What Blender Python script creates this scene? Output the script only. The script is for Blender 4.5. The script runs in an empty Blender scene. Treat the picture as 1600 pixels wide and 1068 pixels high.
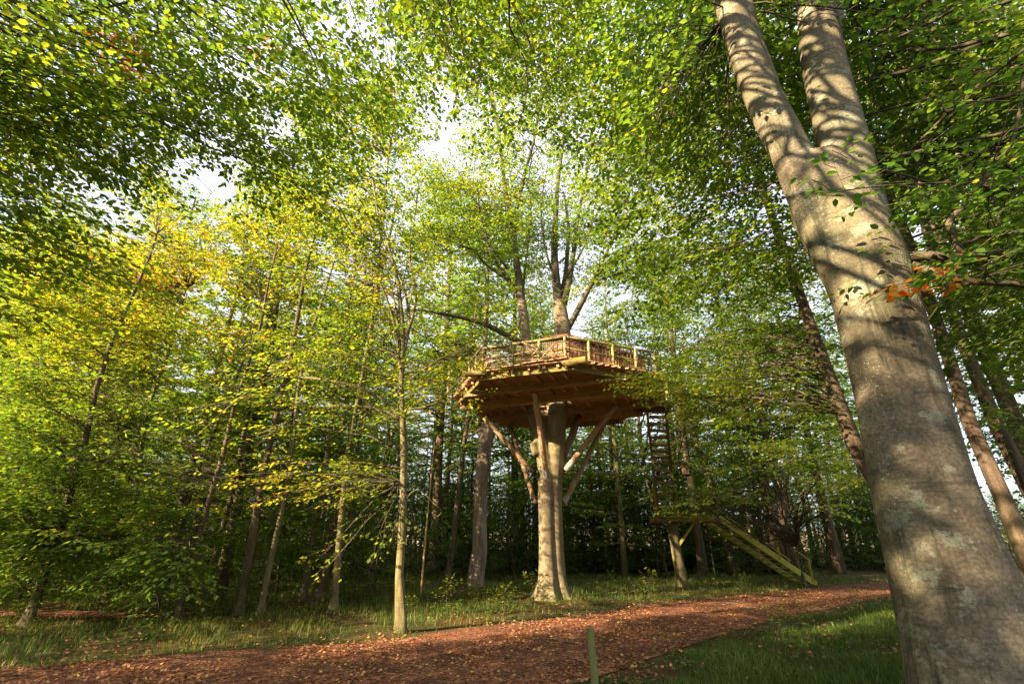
import bpy, math, random
import numpy as np
from mathutils import Vector, Matrix, noise, Quaternion
random.seed(7)
rng = np.random.default_rng(7)
R = math.radians
S = bpy.context.scene
COL = S.collection

# ------------------------------------------------------------------ camera, sky, sun, exposure
CH, PITCH, FPX = 1.6, R(22.7), 755.0          # eye height, upward pitch, focal length in 1600-wide pixels
cam = bpy.data.cameras.new('camera')
cam.sensor_width = 36.0
cam.lens = 36.0 * FPX / 1600
cam.clip_start, cam.clip_end = 0.05, 3000
camo = bpy.data.objects.new('camera', cam)
COL.objects.link(camo)
camo.location = (0, 0, CH)
camo.rotation_euler = (R(90) + PITCH, 0, 0)
S.camera = camo

SUN_EL = R(23)
SUN_DIR = Vector((-0.836 * math.cos(SUN_EL), -0.548 * math.cos(SUN_EL), math.sin(SUN_EL))).normalized()
W = bpy.data.worlds.new('World'); S.world = W; W.use_nodes = True
wn = W.node_tree
sky = wn.nodes.new('ShaderNodeTexSky'); sky.sky_type = 'NISHITA'; sky.sun_disc = False
sky.sun_elevation = SUN_EL
sky.sun_rotation = math.atan2(SUN_DIR.x, SUN_DIR.y)
sky.air_density = 1.0; sky.dust_density = 2.2; sky.ozone_density = 1.0
_tc = wn.nodes.new('ShaderNodeTexCoord'); _nz = wn.nodes.new('ShaderNodeTexNoise'); _nz.inputs['Scale'].default_value = 3.2; _nz.inputs['Detail'].default_value = 6
wn.links.new(_tc.outputs['Generated'], _nz.inputs['Vector'])
_rp = wn.nodes.new('ShaderNodeMapRange'); _rp.inputs[1].default_value = 0.36; _rp.inputs[2].default_value = 0.62; _rp.inputs[3].default_value = 0.55; _rp.inputs[4].default_value = 1.0
wn.links.new(_nz.outputs['Fac'], _rp.inputs[0])
_mx = wn.nodes.new('ShaderNodeMix'); _mx.data_type = 'RGBA'; wn.links.new(_rp.outputs[0], _mx.inputs[0]); wn.links.new(sky.outputs[0], _mx.inputs[6])
_mx.inputs[7].default_value = (4.2, 4.4, 4.8, 1)
wn.links.new(_mx.outputs[2], wn.nodes['Background'].inputs[0])
wn.nodes['Background'].inputs[1].default_value = 0.075
sl = bpy.data.lights.new('sun', 'SUN'); sl.energy = 5.0; sl.angle = R(0.5); sl.color = (1.0, 0.78, 0.51)
so = bpy.data.objects.new('sun', sl); COL.objects.link(so)
so.rotation_euler = SUN_DIR.to_track_quat('Z', 'Y').to_euler()
S.view_settings.view_transform = 'Standard'; S.view_settings.look = 'None'
S.view_settings.gamma = 1.0; S.view_settings.use_curve_mapping = False
S.view_settings.exposure = 2.3
S.render.engine = 'CYCLES'
cy = S.cycles
cy.max_bounces = 9; cy.diffuse_bounces = 5; cy.glossy_bounces = 2; cy.transmission_bounces = 7
cy.caustics_reflective = False; cy.caustics_refractive = False
cy.use_adaptive_sampling = True; cy.adaptive_threshold = 0.015
cy.sample_clamp_indirect = 6.0
cy.use_denoising = True
try:
    cy.denoiser = 'OPENIMAGEDENOISE'
except Exception:
    pass

SP, CP = math.sin(PITCH), math.cos(PITCH)
def P(px, py, Y):
    """world point seen at photograph pixel (px, py) at forward distance Y"""
    a = py - 534
    up = FPX * SP - a * CP; fw = FPX * CP + a * SP
    t = Y / fw
    return Vector(((px - 800) * t, Y, CH + up * t))
def G(px, py, z=0.0):
    a = py - 534
    up = FPX * SP - a * CP; fw = FPX * CP + a * SP
    t = (z - CH) / up
    return Vector(((px - 800) * t, fw * t, z))
def proj(v):
    dz = v[2] - CH
    zc = v[1] * CP + dz * SP
    if zc < 0.2: return None
    return 800 + FPX * v[0] / zc, 534 - FPX * (dz * CP - v[1] * SP) / zc

# ------------------------------------------------------------------ materials
def new_mat(name):
    m = bpy.data.materials.new(name); m.use_nodes = True
    nt = m.node_tree
    for n in list(nt.nodes): nt.nodes.remove(n)
    out = nt.nodes.new('ShaderNodeOutputMaterial')
    return m, nt, out
def N(nt, typ, **kw):
    n = nt.nodes.new(typ)
    for k, v in kw.items():
        if k in n.inputs: n.inputs[k].default_value = v
        else: setattr(n, k, v)
    return n
def ramp(nt, fac, stops, interp='LINEAR'):
    r = nt.nodes.new('ShaderNodeValToRGB'); r.color_ramp.interpolation = interp
    e = r.color_ramp.elements
    while len(e) < len(stops): e.new(0.5)
    for i, (p, c) in enumerate(stops):
        e[i].position = p; e[i].color = (c[0], c[1], c[2], 1)
    nt.links.new(fac, r.inputs[0]); return r
def coords(nt, scale=(1, 1, 1), obj=True):
    tc = nt.nodes.new('ShaderNodeTexCoord'); mp = nt.nodes.new('ShaderNodeMapping')
    mp.inputs['Scale'].default_value = scale
    nt.links.new(tc.outputs['Object' if obj else 'Generated'], mp.inputs[0]); return mp.outputs[0]
def mixc(nt, fac, a, b, mode='MIX'):
    m = nt.nodes.new('ShaderNodeMix'); m.data_type = 'RGBA'; m.blend_type = mode
    if isinstance(fac, (int, float)): m.inputs[0].default_value = fac
    else: nt.links.new(fac, m.inputs[0])
    for s, v in ((6, a), (7, b)):
        if isinstance(v, tuple): m.inputs[s].default_value = (*v[:3], 1)
        else: nt.links.new(v, m.inputs[s])
    return m.outputs[2]

def leaf_mat(name, stops, trans=0.5, tboost=(1.75, 1.64, 0.75), rough=0.42, spec=0.45):
    m, nt, out = new_mat(name)
    at = N(nt, 'ShaderNodeAttribute', attribute_name='tint')
    r = ramp(nt, at.outputs['Fac'], stops)
    p = nt.nodes.new('ShaderNodeBsdfPrincipled')
    p.inputs['Roughness'].default_value = rough
    p.inputs['Specular IOR Level'].default_value = spec
    nt.links.new(r.outputs[0], p.inputs['Base Color'])
    t = nt.nodes.new('ShaderNodeBsdfTranslucent')
    tc = mixc(nt, 1.0, r.outputs[0], tboost, 'MULTIPLY')
    nt.links.new(tc, t.inputs['Color'])
    mx = nt.nodes.new('ShaderNodeMixShader'); mx.inputs[0].default_value = trans
    nt.links.new(p.outputs[0], mx.inputs[1]); nt.links.new(t.outputs[0], mx.inputs[2])
    nt.links.new(mx.outputs[0], out.inputs[0]); return m
LEAF_STOPS = [(0.0, (0.022, 0.066, 0.022)), (0.3, (0.078, 0.152, 0.027)), (0.52, (0.145, 0.220, 0.024)),
              (0.70, (0.35, 0.34, 0.032)), (0.85, (0.54, 0.30, 0.050)), (1.0, (0.46, 0.11, 0.03))]
M_LEAF = leaf_mat('leaf', LEAF_STOPS, 0.6)
M_LITTER = leaf_mat('litter_leaf', [(0.0, (0.12, 0.042, 0.022)), (0.4, (0.29, 0.11, 0.052)), (0.7, (0.46, 0.22, 0.10)),
                                    (0.88, (0.50, 0.30, 0.14)), (1.0, (0.60, 0.42, 0.06))], 0.12, (1.2, 1.1, 0.8), 0.6, 0.25)
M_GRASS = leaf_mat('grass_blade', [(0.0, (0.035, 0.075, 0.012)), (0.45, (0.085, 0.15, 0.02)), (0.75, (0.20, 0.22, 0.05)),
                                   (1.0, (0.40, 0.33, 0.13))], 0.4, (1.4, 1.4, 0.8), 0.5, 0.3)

def bark_mat(name, dark, light, moss=0.3, lichen=0.0, sx=9.0, sz=1.6, bump=0.35, grime=0.0, mosscol=(0.10, 0.125, 0.03), rings=0.0):
    m, nt, out = new_mat(name); L = nt.links
    c = coords(nt, (1, 1, 1))
    def sc(v):
        mp = nt.nodes.new('ShaderNodeMapping'); mp.inputs['Scale'].default_value = v
        L.new(c, mp.inputs[0]); return mp.outputs[0]
    n1 = N(nt, 'ShaderNodeTexNoise', Scale=1.0, Detail=6.0, Roughness=0.6); L.new(sc((sx, sx, sz)), n1.inputs['Vector'])
    n2 = N(nt, 'ShaderNodeTexNoise', Scale=1.0, Detail=3.0); L.new(sc((1.1, 1.1, 0.5)), n2.inputs['Vector'])
    n3 = N(nt, 'ShaderNodeTexNoise', Scale=42.0, Detail=4.0); L.new(c, n3.inputs['Vector'])
    col = ramp(nt, n1.outputs['Fac'], [(0.33, dark), (0.66, light)]).outputs[0]
    f = ramp(nt, n3.outputs['Fac'], [(0.38, (0.72, 0.72, 0.72)), (0.62, (1.15, 1.15, 1.15))]).outputs[0]
    col = mixc(nt, 1.0, col, f, 'MULTIPLY')
    if moss:
        mf = ramp(nt, n2.outputs['Fac'], [(0.42, (0, 0, 0)), (0.72, (moss,) * 3)]).outputs[0]
        col = mixc(nt, mf, col, mosscol)
    hgt = n1.outputs['Fac']
    if rings:
        w = N(nt, 'ShaderNodeTexNoise', Scale=1.0, Detail=3.0, Roughness=0.5); L.new(sc((2.2, 2.2, 15.0)), w.inputs['Vector'])
        rf = ramp(nt, w.outputs['Fac'], [(0.30, (rings,) * 3), (0.40, (0, 0, 0))]).outputs[0]
        col = mixc(nt, rf, col, tuple(x * 0.45 for x in dark))
        w2 = N(nt, 'ShaderNodeTexNoise', Scale=1.0, Detail=4.0, Roughness=0.6); L.new(sc((7, 7, 48)), w2.inputs['Vector'])
        rf2 = ramp(nt, w2.outputs['Fac'], [(0.34, (0.55,) * 3), (0.46, (0, 0, 0))]).outputs[0]
        col = mixc(nt, rf2, col, tuple(x * 0.6 for x in dark))
    if lichen:
        v = N(nt, 'ShaderNodeTexNoise', Scale=1.0, Detail=7.0, Roughness=0.72); L.new(sc((2.6, 2.6, 4.2)), v.inputs['Vector'])
        lf = ramp(nt, v.outputs['Fac'], [(0.565, (0, 0, 0)), (0.585, (lichen,) * 3)]).outputs[0]
        lcn = N(nt, 'ShaderNodeTexNoise', Scale=60.0, Detail=2.0); L.new(c, lcn.inputs['Vector'])
        lc = ramp(nt, lcn.outputs['Fac'], [(0.35, (0.17, 0.18, 0.12)), (0.7, (0.29, 0.30, 0.22))]).outputs[0]
        col = mixc(nt, lf, col, lc)
        v2 = N(nt, 'ShaderNodeTexNoise', Scale=34.0, Detail=3.0, Roughness=0.65); L.new(c, v2.inputs['Vector'])
        n4 = N(nt, 'ShaderNodeTexNoise', Scale=1.0, Detail=2.0); L.new(sc((2.4, 2.4, 0.7)), n4.inputs['Vector'])
        mu = N(nt, 'ShaderNodeMath', operation='MULTIPLY')
        s1 = ramp(nt, v2.outputs['Fac'], [(0.60, (0, 0, 0)), (0.65, (1, 1, 1))]).outputs[0]
        s2 = ramp(nt, n4.outputs['Fac'], [(0.50, (0, 0, 0)), (0.66, (0.75, 0.75, 0.75))]).outputs[0]
        L.new(s1, mu.inputs[0]); L.new(s2, mu.inputs[1])
        col = mixc(nt, mu.outputs[0], col, (0.44, 0.44, 0.37))
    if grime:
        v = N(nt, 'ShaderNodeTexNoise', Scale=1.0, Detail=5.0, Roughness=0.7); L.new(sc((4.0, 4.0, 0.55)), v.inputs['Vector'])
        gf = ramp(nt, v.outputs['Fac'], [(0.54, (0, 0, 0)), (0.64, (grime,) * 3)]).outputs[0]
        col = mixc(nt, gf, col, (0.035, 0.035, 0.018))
    p = N(nt, 'ShaderNodeBsdfPrincipled', Roughness=0.85); p.inputs['Specular IOR Level'].default_value = 0.2
    L.new(col, p.inputs['Base Color'])
    ad = N(nt, 'ShaderNodeMath', operation='MULTIPLY_ADD'); L.new(n3.outputs['Fac'], ad.inputs[0]); ad.inputs[1].default_value = 0.25
    L.new(hgt, ad.inputs[2])
    b = N(nt, 'ShaderNodeBump', Strength=bump, Distance=0.03); L.new(ad.outputs[0], b.inputs['Height'])
    L.new(b.outputs[0], p.inputs['Normal']); L.new(p.outputs[0], out.inputs[0]); return m
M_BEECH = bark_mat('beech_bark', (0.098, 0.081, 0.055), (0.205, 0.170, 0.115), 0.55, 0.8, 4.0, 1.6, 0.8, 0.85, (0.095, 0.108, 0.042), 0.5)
M_BEECH2 = bark_mat('smooth_beech_bark', (0.135, 0.105, 0.066), (0.27, 0.212, 0.135), 0.55, 0.25, 5.0, 2.2, 0.35, 0.35, (0.17, 0.16, 0.035), 0.5)
M_BARK = bark_mat('brown_bark', (0.055, 0.040, 0.030), (0.15, 0.105, 0.070), 0.35, 0, 11.0, 1.8, 0.7)
M_BARKG = bark_mat('mossy_bark', (0.08, 0.068, 0.035), (0.20, 0.165, 0.08), 0.7, 0.2, 8.0, 2.5, 0.5, 0, (0.13, 0.13, 0.03))
M_LIMB = bark_mat('grey_limb_bark', (0.045, 0.036, 0.026), (0.115, 0.09, 0.062), 0.4, 0.2, 8.0, 2.5, 0.5, 0, (0.10, 0.105, 0.03))  # kept dark to put the limbs' shade into the bark colour
M_DEAD = bark_mat('dead_wood', (0.17, 0.125, 0.10), (0.40, 0.31, 0.25), 0.0, 0, 13.0, 1.2, 0.9, 0.6)
M_TWIG = bark_mat('twig_bark', (0.045, 0.035, 0.024), (0.11, 0.085, 0.055), 0.2, 0, 6.0, 3.0, 0.3)

def wood_mat(name, dark, light, moss=0.0, grain=(1.2, 14, 14), mosscol=(0.22, 0.21, 0.03), rough=0.75):
    m, nt, out = new_mat(name); L = nt.links
    at = N(nt, 'ShaderNodeObjectInfo')
    c = coords(nt, grain)
    n1 = N(nt, 'ShaderNodeTexNoise', Scale=1.0, Detail=6.0, Roughness=0.65); n1.noise_dimensions = '4D'
    L.new(c, n1.inputs['Vector'])
    mw = N(nt, 'ShaderNodeMath', operation='MULTIPLY'); L.new(at.outputs['Random'], mw.inputs[0]); mw.inputs[1].default_value = 30.0
    L.new(mw.outputs[0], n1.inputs['W'])
    col = ramp(nt, n1.outputs['Fac'], [(0.3, dark), (0.7, light)]).outputs[0]
    v = N(nt, 'ShaderNodeMapRange'); L.new(at.outputs['Random'], v.inputs[0]); v.inputs[3].default_value = 0.65; v.inputs[4].default_value = 1.25
    cb = N(nt, 'ShaderNodeCombineColor')
    for i in range(3): L.new(v.outputs[0], cb.inputs[i])
    col = mixc(nt, 1.0, col, cb.outputs[0], 'MULTIPLY')
    if moss:
        n2 = N(nt, 'ShaderNodeTexNoise', Scale=2.3, Detail=5.0, Roughness=0.7); L.new(coords(nt), n2.inputs['Vector'])
        mf = ramp(nt, n2.outputs['Fac'], [(0.40, (0, 0, 0)), (0.62, (moss,) * 3)]).outputs[0]
        col = mixc(nt, mf, col, mosscol)
    p = N(nt, 'ShaderNodeBsdfPrincipled', Roughness=rough); p.inputs['Specular IOR Level'].default_value = 0.25
    L.new(col, p.inputs['Base Color'])
    b = N(nt, 'ShaderNodeBump', Strength=0.4, Distance=0.008); L.new(n1.outputs['Fac'], b.inputs['Height'])
    L.new(b.outputs[0], p.inputs['Normal']); L.new(p.outputs[0], out.inputs[0]); return m
M_PLANK = wood_mat('deck_plank_wood', (0.44, 0.23, 0.12), (0.72, 0.43, 0.24), 0.1)
M_BEAM = wood_mat('beam_wood', (0.40, 0.24, 0.12), (0.68, 0.45, 0.25), 0.15)
M_RIM = wood_mat('sun_tinted_beam_wood', (0.13, 0.085, 0.035), (0.34, 0.24, 0.085), 0.7, mosscol=(0.27, 0.24, 0.04))  # yellow patches paint sunlight into the wood of the front rim
M_POST = wood_mat('railing_wood', (0.22, 0.17, 0.07), (0.42, 0.34, 0.17), 0.5, (8, 8, 1.5), (0.25, 0.25, 0.06))
M_WALL = wood_mat('cabin_board_wood', (0.24, 0.10, 0.05), (0.50, 0.25, 0.13), 0.0, (9, 9, 1.0))
M_STICK = wood_mat('peeled_stick_wood', (0.34, 0.19, 0.10), (0.56, 0.36, 0.21), 0.0, (6, 6, 6))
M_STRUT = wood_mat('log_strut_wood', (0.24, 0.13, 0.08), (0.52, 0.33, 0.20), 0.2, (5, 5, 1.2), (0.30, 0.26, 0.06))
M_STAIR = wood_mat('stair_wood', (0.13, 0.075, 0.045), (0.28, 0.17, 0.10), 0.15)
M_MOSSW = wood_mat('green_stair_wood', (0.24, 0.20, 0.05), (0.44, 0.38, 0.10), 0.8, mosscol=(0.34, 0.34, 0.04))
M_ROOF = wood_mat('roof_wood', (0.13, 0.05, 0.03), (0.30, 0.12, 0.07), 0.2)
M_MARK = wood_mat('marker_post_wood', (0.15, 0.125, 0.05), (0.30, 0.26, 0.12), 0.75, (9, 9, 2), (0.17, 0.20, 0.05))
def plain(name, col, rough=0.6, metal=0.0):
    m, nt, out = new_mat(name)
    c = coords(nt); n = N(nt, 'ShaderNodeTexNoise', Scale=18.0, Detail=4.0); nt.links.new(c, n.inputs['Vector'])
    r = ramp(nt, n.outputs['Fac'], [(0.3, tuple(x * 0.72 for x in col)), (0.7, tuple(min(1, x * 1.15) for x in col))])
    p = N(nt, 'ShaderNodeBsdfPrincipled', Roughness=rough, Metallic=metal)
    nt.links.new(r.outputs[0], p.inputs['Base Color']); nt.links.new(p.outputs[0], out.inputs[0]); return m
M_WIRE = plain('wire', (0.20, 0.15, 0.09), 0.5, 0.3)
M_SLEEVE = plain('grey_sleeve', (0.30, 0.28, 0.24), 0.5)
M_YEL = plain('yellow_rail_paint', (0.55, 0.33, 0.05), 0.5)
M_BOX = plain('nest_box_wood', (0.24, 0.13, 0.11), 0.7)
M_DARK = plain('dark_hole', (0.01, 0.01, 0.01), 0.9)

def ground_mat():
    m, nt, out = new_mat('woodland_ground'); L = nt.links
    c = coords(nt)
    n1 = N(nt, 'ShaderNodeTexNoise', Scale=0.55, Detail=5.0); L.new(c, n1.inputs['Vector'])
    n2 = N(nt, 'ShaderNodeTexNoise', Scale=14.0, Detail=6.0, Roughness=0.7); L.new(c, n2.inputs['Vector'])
    a = ramp(nt, n2.outputs['Fac'], [(0.3, (0.030, 0.040, 0.014)), (0.7, (0.085, 0.085, 0.030))]).outputs[0]
    b = ramp(nt, n2.outputs['Fac'], [(0.3, (0.060, 0.028, 0.016)), (0.7, (0.16, 0.075, 0.036))]).outputs[0]
    f = ramp(nt, n1.outputs['Fac'], [(0.45, (0, 0, 0)), (0.6, (0.8, 0.8, 0.8))]).outputs[0]
    col = mixc(nt, f, a, b)
    p = N(nt, 'ShaderNodeBsdfPrincipled', Roughness=0.95); p.inputs['Specular IOR Level'].default_value = 0.1
    L.new(col, p.inputs['Base Color'])
    bp = N(nt, 'ShaderNodeBump', Strength=0.8, Distance=0.05); L.new(n2.outputs['Fac'], bp.inputs['Height'])
    L.new(bp.outputs[0], p.inputs['Normal']); L.new(p.outputs[0], out.inputs[0]); return m
def path_mat():
    m, nt, out = new_mat('leaf_strewn_path'); L = nt.links
    c = coords(nt)
    v = N(nt, 'ShaderNodeTexVoronoi', Scale=22.0); L.new(c, v.inputs['Vector'])
    n2 = N(nt, 'ShaderNodeTexNoise', Scale=1.4, Detail=4.0); L.new(c, n2.inputs['Vector'])
    n3 = N(nt, 'ShaderNodeTexNoise', Scale=55.0, Detail=4.0); L.new(c, n3.inputs['Vector'])
    sep = N(nt, 'ShaderNodeSeparateColor'); L.new(v.outputs['Color'], sep.inputs[0])
    a = ramp(nt, sep.outputs[0], [(0.0, (0.085, 0.031, 0.018)), (0.55, (0.225, 0.084, 0.046)), (0.9, (0.34, 0.15, 0.078)), (1.0, (0.48, 0.28, 0.14))]).outputs[0]
    d = ramp(nt, n3.outputs['Fac'], [(0.3, (0.6, 0.6, 0.6)), (0.7, (1.2, 1.2, 1.2))]).outputs[0]
    col = mixc(nt, 1.0, a, d, 'MULTIPLY')
    f = ramp(nt, n2.outputs['Fac'], [(0.42, (0, 0, 0)), (0.62, (0.75, 0.75, 0.75))]).outputs[0]
    col = mixc(nt, f, col, (0.095, 0.047, 0.030))
    p = N(nt, 'ShaderNodeBsdfPrincipled', Roughness=0.9); p.inputs['Specular IOR Level'].default_value = 0.15
    L.new(col, p.inputs['Base Color'])
    bp = N(nt, 'ShaderNodeBump', Strength=0.9, Distance=0.03); L.new(v.outputs['Distance'], bp.inputs['Height'])
    L.new(bp.outputs[0], p.inputs['Normal']); L.new(p.outputs[0], out.inputs[0]); return m
M_GROUND, M_PATH = ground_mat(), path_mat()
M_FIELD = plain('dry_field', (0.42, 0.33, 0.19), 0.95)

# ------------------------------------------------------------------ object helpers
def tag(o, label=None, cat=None, group=None, kind=None):
    for k, v in (('label', label), ('category', cat), ('group', group), ('kind', kind)):
        if v: o[k] = v
    return o
def empty(name, loc=(0, 0, 0)):
    o = bpy.data.objects.new(name, None); COL.objects.link(o); o.location = loc; o.empty_display_size = 0.3
    return o
class MB:
    """collects quads / tris in world coordinates"""
    def __init__(s): s.v, s.f, s.n = [], [], 0
    def add(s, verts, faces):
        s.v.extend(verts); s.f.extend([tuple(i + s.n for i in f) for f in faces]); s.n += len(verts)
    def tube(s, pts, rad, sides=8, cap=True, wob=0.0, flare=None, seed=0):
        n = len(pts); prev = None
        vs = []
        for i in range(n):
            d = (pts[min(i + 1, n - 1)] - pts[max(i - 1, 0)])
            if d.length < 1e-6: d = Vector((0, 0, 1))
            d.normalize()
            if prev is None:
                a = d.orthogonal().normalized()
                if abs(d.z) > 0.8: a = (Vector((1, 0, 0)) - d * d.x).normalized()
            else:
                a = (prev - d * prev.dot(d)).normalized()
            prev = a; b = d.cross(a)
            for k in range(sides):
                th = 2 * math.pi * k / sides
                r = rad[i]
                if wob: r *= 1 + wob * noise.noise(Vector((math.cos(th) * 1.3 + seed, math.sin(th) * 1.3, pts[i].z * 0.7 + seed)))
                if flare: r *= flare(th, i)
                vs.append(pts[i] + a * (r * math.cos(th)) + b * (r * math.sin(th)))
        fs = []
        for i in range(n - 1):
            for k in range(sides):
                k2 = (k + 1) % sides
                fs.append((i * sides + k, i * sides + k2, (i + 1) * sides + k2, (i + 1) * sides + k))
        if cap:
            fs.append(tuple(range(sides))[::-1]); fs.append(tuple((n - 1) * sides + k for k in range(sides)))
        s.add(vs, fs)
    def beam(s, a, b, w, h, up=Vector((0, 0, 1)), jit=0.0):
        """box from a to b, width w across, height h along up"""
        a, b = Vector(a), Vector(b); d = (b - a).normalized()
        sx = d.cross(up).normalized(); uz = sx.cross(d).normalized()
        vs = []
        for p in (a, b):
            for sx_, sz_ in ((-1, -1), (1, -1), (1, 1), (-1, 1)):
                vs.append(p + sx * (w / 2 * sx_ + random.uniform(-jit, jit)) + uz * (h / 2 * sz_ + random.uniform(-jit, jit)))
        s.add(vs, [(0, 3, 2, 1), (4, 5, 6, 7), (0, 1, 5, 4), (1, 2, 6, 5), (2, 3, 7, 6), (3, 0, 4, 7)])
    def build(s, name, mat, parent=None, smooth=False, origin=None):
        og = Vector(origin) if origin is not None else (parent.matrix_world.translation.copy() if parent else Vector((0, 0, 0)))
        if parent is not None and origin is None: og = abs_loc(parent)
        me = bpy.data.meshes.new(name)
        me.from_pydata([tuple(Vector(v) - og) for v in s.v], [], s.f); me.update()
        if smooth: me.shade_smooth()
        me.materials.append(mat)
        o = bpy.data.objects.new(name, me); COL.objects.link(o)
        if parent: o.parent = parent
        else: o.location = og
        return o
def abs_loc(o):
    v = Vector((0, 0, 0))
    while o is not None: v += Vector(o.location); o = o.parent
    return v
def fast_mesh(name, V, F, tint, mat, parent=None):
    """V (n,3), F (m,4) quads, tint per face"""
    me = bpy.data.meshes.new(name)
    V = V.astype(np.float32)
    if parent is not None: V = V - np.array(abs_loc(parent), dtype=np.float32)
    me.vertices.add(len(V)); me.vertices.foreach_set('co', V.ravel())
    k = F.shape[1]
    me.loops.add(F.size); me.loops.foreach_set('vertex_index', F.ravel().astype(np.int32))
    me.polygons.add(len(F)); me.polygons.foreach_set('loop_start', np.arange(0, F.size, k, dtype=np.int32))
    try: me.polygons.foreach_set('loop_total', np.full(len(F), k, dtype=np.int32))
    except Exception: pass
    a = me.attributes.new('tint', 'FLOAT', 'FACE'); a.data.foreach_set('value', np.clip(tint, 0, 1).astype(np.float32))
    me.update(calc_edges=True)
    me.materials.append(mat)
    o = bpy.data.objects.new(name, me); COL.objects.link(o)
    if parent is not None: o.parent = parent
    return o

# ------------------------------------------------------------------ leaves
def norm(a): return a / np.maximum(np.linalg.norm(a, axis=1, keepdims=True), 1e-9)
def leaves_from(o, d, nrm, size, fine, aspect=0.62):
    """o (n,3) leaf base, d (n,3) leaf direction, nrm normals, size (n,)"""
    n = len(o)
    side = norm(np.cross(d, nrm)); up = norm(np.cross(side, d)); s = size[:, None]
    w = s * aspect * 0.5
    if fine:
        p0 = o; p1 = o + d * s * 0.30 + side * w * 0.92 + up * s * 0.05; p2 = o + d * s * 0.68 + side * w * 0.78 + up * s * 0.04
        p3 = o + d * s - up * s * 0.06
        p4 = o + d * s * 0.68 - side * w * 0.78 + up * s * 0.04; p5 = o + d * s * 0.30 - side * w * 0.92 + up * s * 0.05
        V = np.stack([p0, p1, p2, p3, p4, p5], 1).reshape(-1, 3)
        b = (np.arange(n) * 6)[:, None]
        F = np.concatenate([b + np.array([[0, 1, 2, 3]]), b + np.array([[0, 3, 4, 5]])], 1).reshape(-1, 4)
        return V, F, 2
    p1 = o + d * s * 0.45 + side * w; p3 = o + d * s * 0.45 - side * w; p2 = o + d * s
    V = np.stack([o, p1, p2, p3], 1).reshape(-1, 3)
    b = (np.arange(n) * 4)[:, None]
    return V, b + np.array([[0, 1, 2, 3]]), 1
GAPS = [(318, 290, 54, 38), (432, 190, 22, 26), (735, 425, 34, 18)]
def in_gap(v, gaps):
    q = proj(v)
    if q is None: return False
    for cx, cy_, rx, ry in gaps:
        if ((q[0] - cx) / rx) ** 2 + ((q[1] - cy_) / ry) ** 2 < 1 + 0.5 * math.sin(q[0] * 0.21 + q[1] * 0.17): return True
    return False
BEAMS = []
def beam_at(x, y, z, r, pr=.88): BEAMS.append((x, y, z, r * r, pr))
beam_at(.6, 14.2, 6.6, 2.0); beam_at(-1.6, 14.6, 6.4, 1.2); beam_at(1.05, 16.2, 3.2, .55, .8); beam_at(1.05, 16.2, 1.8, .7); beam_at(1.05, 16.2, .7, .8); beam_at(1.05, 16.2, 4.6, .5, .8)
for _x, _y in ((-2, 13), (0, 13.6), (2, 14.5), (4, 15.8), (-1, 15.5), (6, 17), (1.5, 12.6), (3.8, 14.2), (.8, 14.6), (2.6, 15.4), (-.6, 13.8)): beam_at(_x, _y, 0.1, .9, .9)
for _t in range(2, 15): beam_at(-4.2 + 1.35 * _t, 9.25 + .80 * _t, 0, .62, .93); beam_at(-2.6 + 1.35 * _t, 10.9 + .80 * _t, .1, .5, .7)
beam_at(6.5, 20.9, 1.4, .6); beam_at(10.5, 22.1, 1.2, 1.1); beam_at(5.6, 19, 4.2, .8, .7); beam_at(-2.2, 11.1, 1.8, .4); beam_at(-2.2, 11.0, 4.4, .45); beam_at(-2.3, 11.1, .5, .5)
beam_at(3.15, 4.2, 6.5, .75, .55); beam_at(3.1, 4.2, 7.8, .7, .5); beam_at(3.6, 4.2, 5.2, .5, .6); beam_at(4.0, 4.2, 7.0, .6, .5)
beam_at(7.8, 8, 4, .5, .6); beam_at(9.6, 9.3, 4, .5, .6); beam_at(6, 9, 5.5, .6, .6)
for _x, _y, _z, _r in ((-3.5, 11.2, 4.3, 1.0), (-4.5, 12.0, 5.6, 1.2), (-6.5, 13, 7.5, 1.6), (-3.2, 11, 3.4, .7), (6.0, 11.5, 5.6, 1.0), (4.5, 12.5, 5.3, .8)): beam_at(_x, _y, _z, _r, .8)
BX_ = np.array(BEAMS)
def in_beam(v):
    w = np.array((v[0], v[1], v[2])) - BX_[:, :3]; sd = np.array(SUN_DIR); t = w @ sd
    d2 = (w * w).sum(1) - t * t
    h = (t > 1.2) & (d2 < BX_[:, 3])
    return bool(h.any()) and random.random() < BX_[h, 4].max()
def near_beam(v):
    w = np.array((v[0], v[1], v[2])) - BX_[-14:-6, :3]; t = w @ np.array(SUN_DIR)
    return bool(((t > 1.0) & ((w * w).sum(1) - t * t < BX_[-14:-6, 3])).any())
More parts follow.
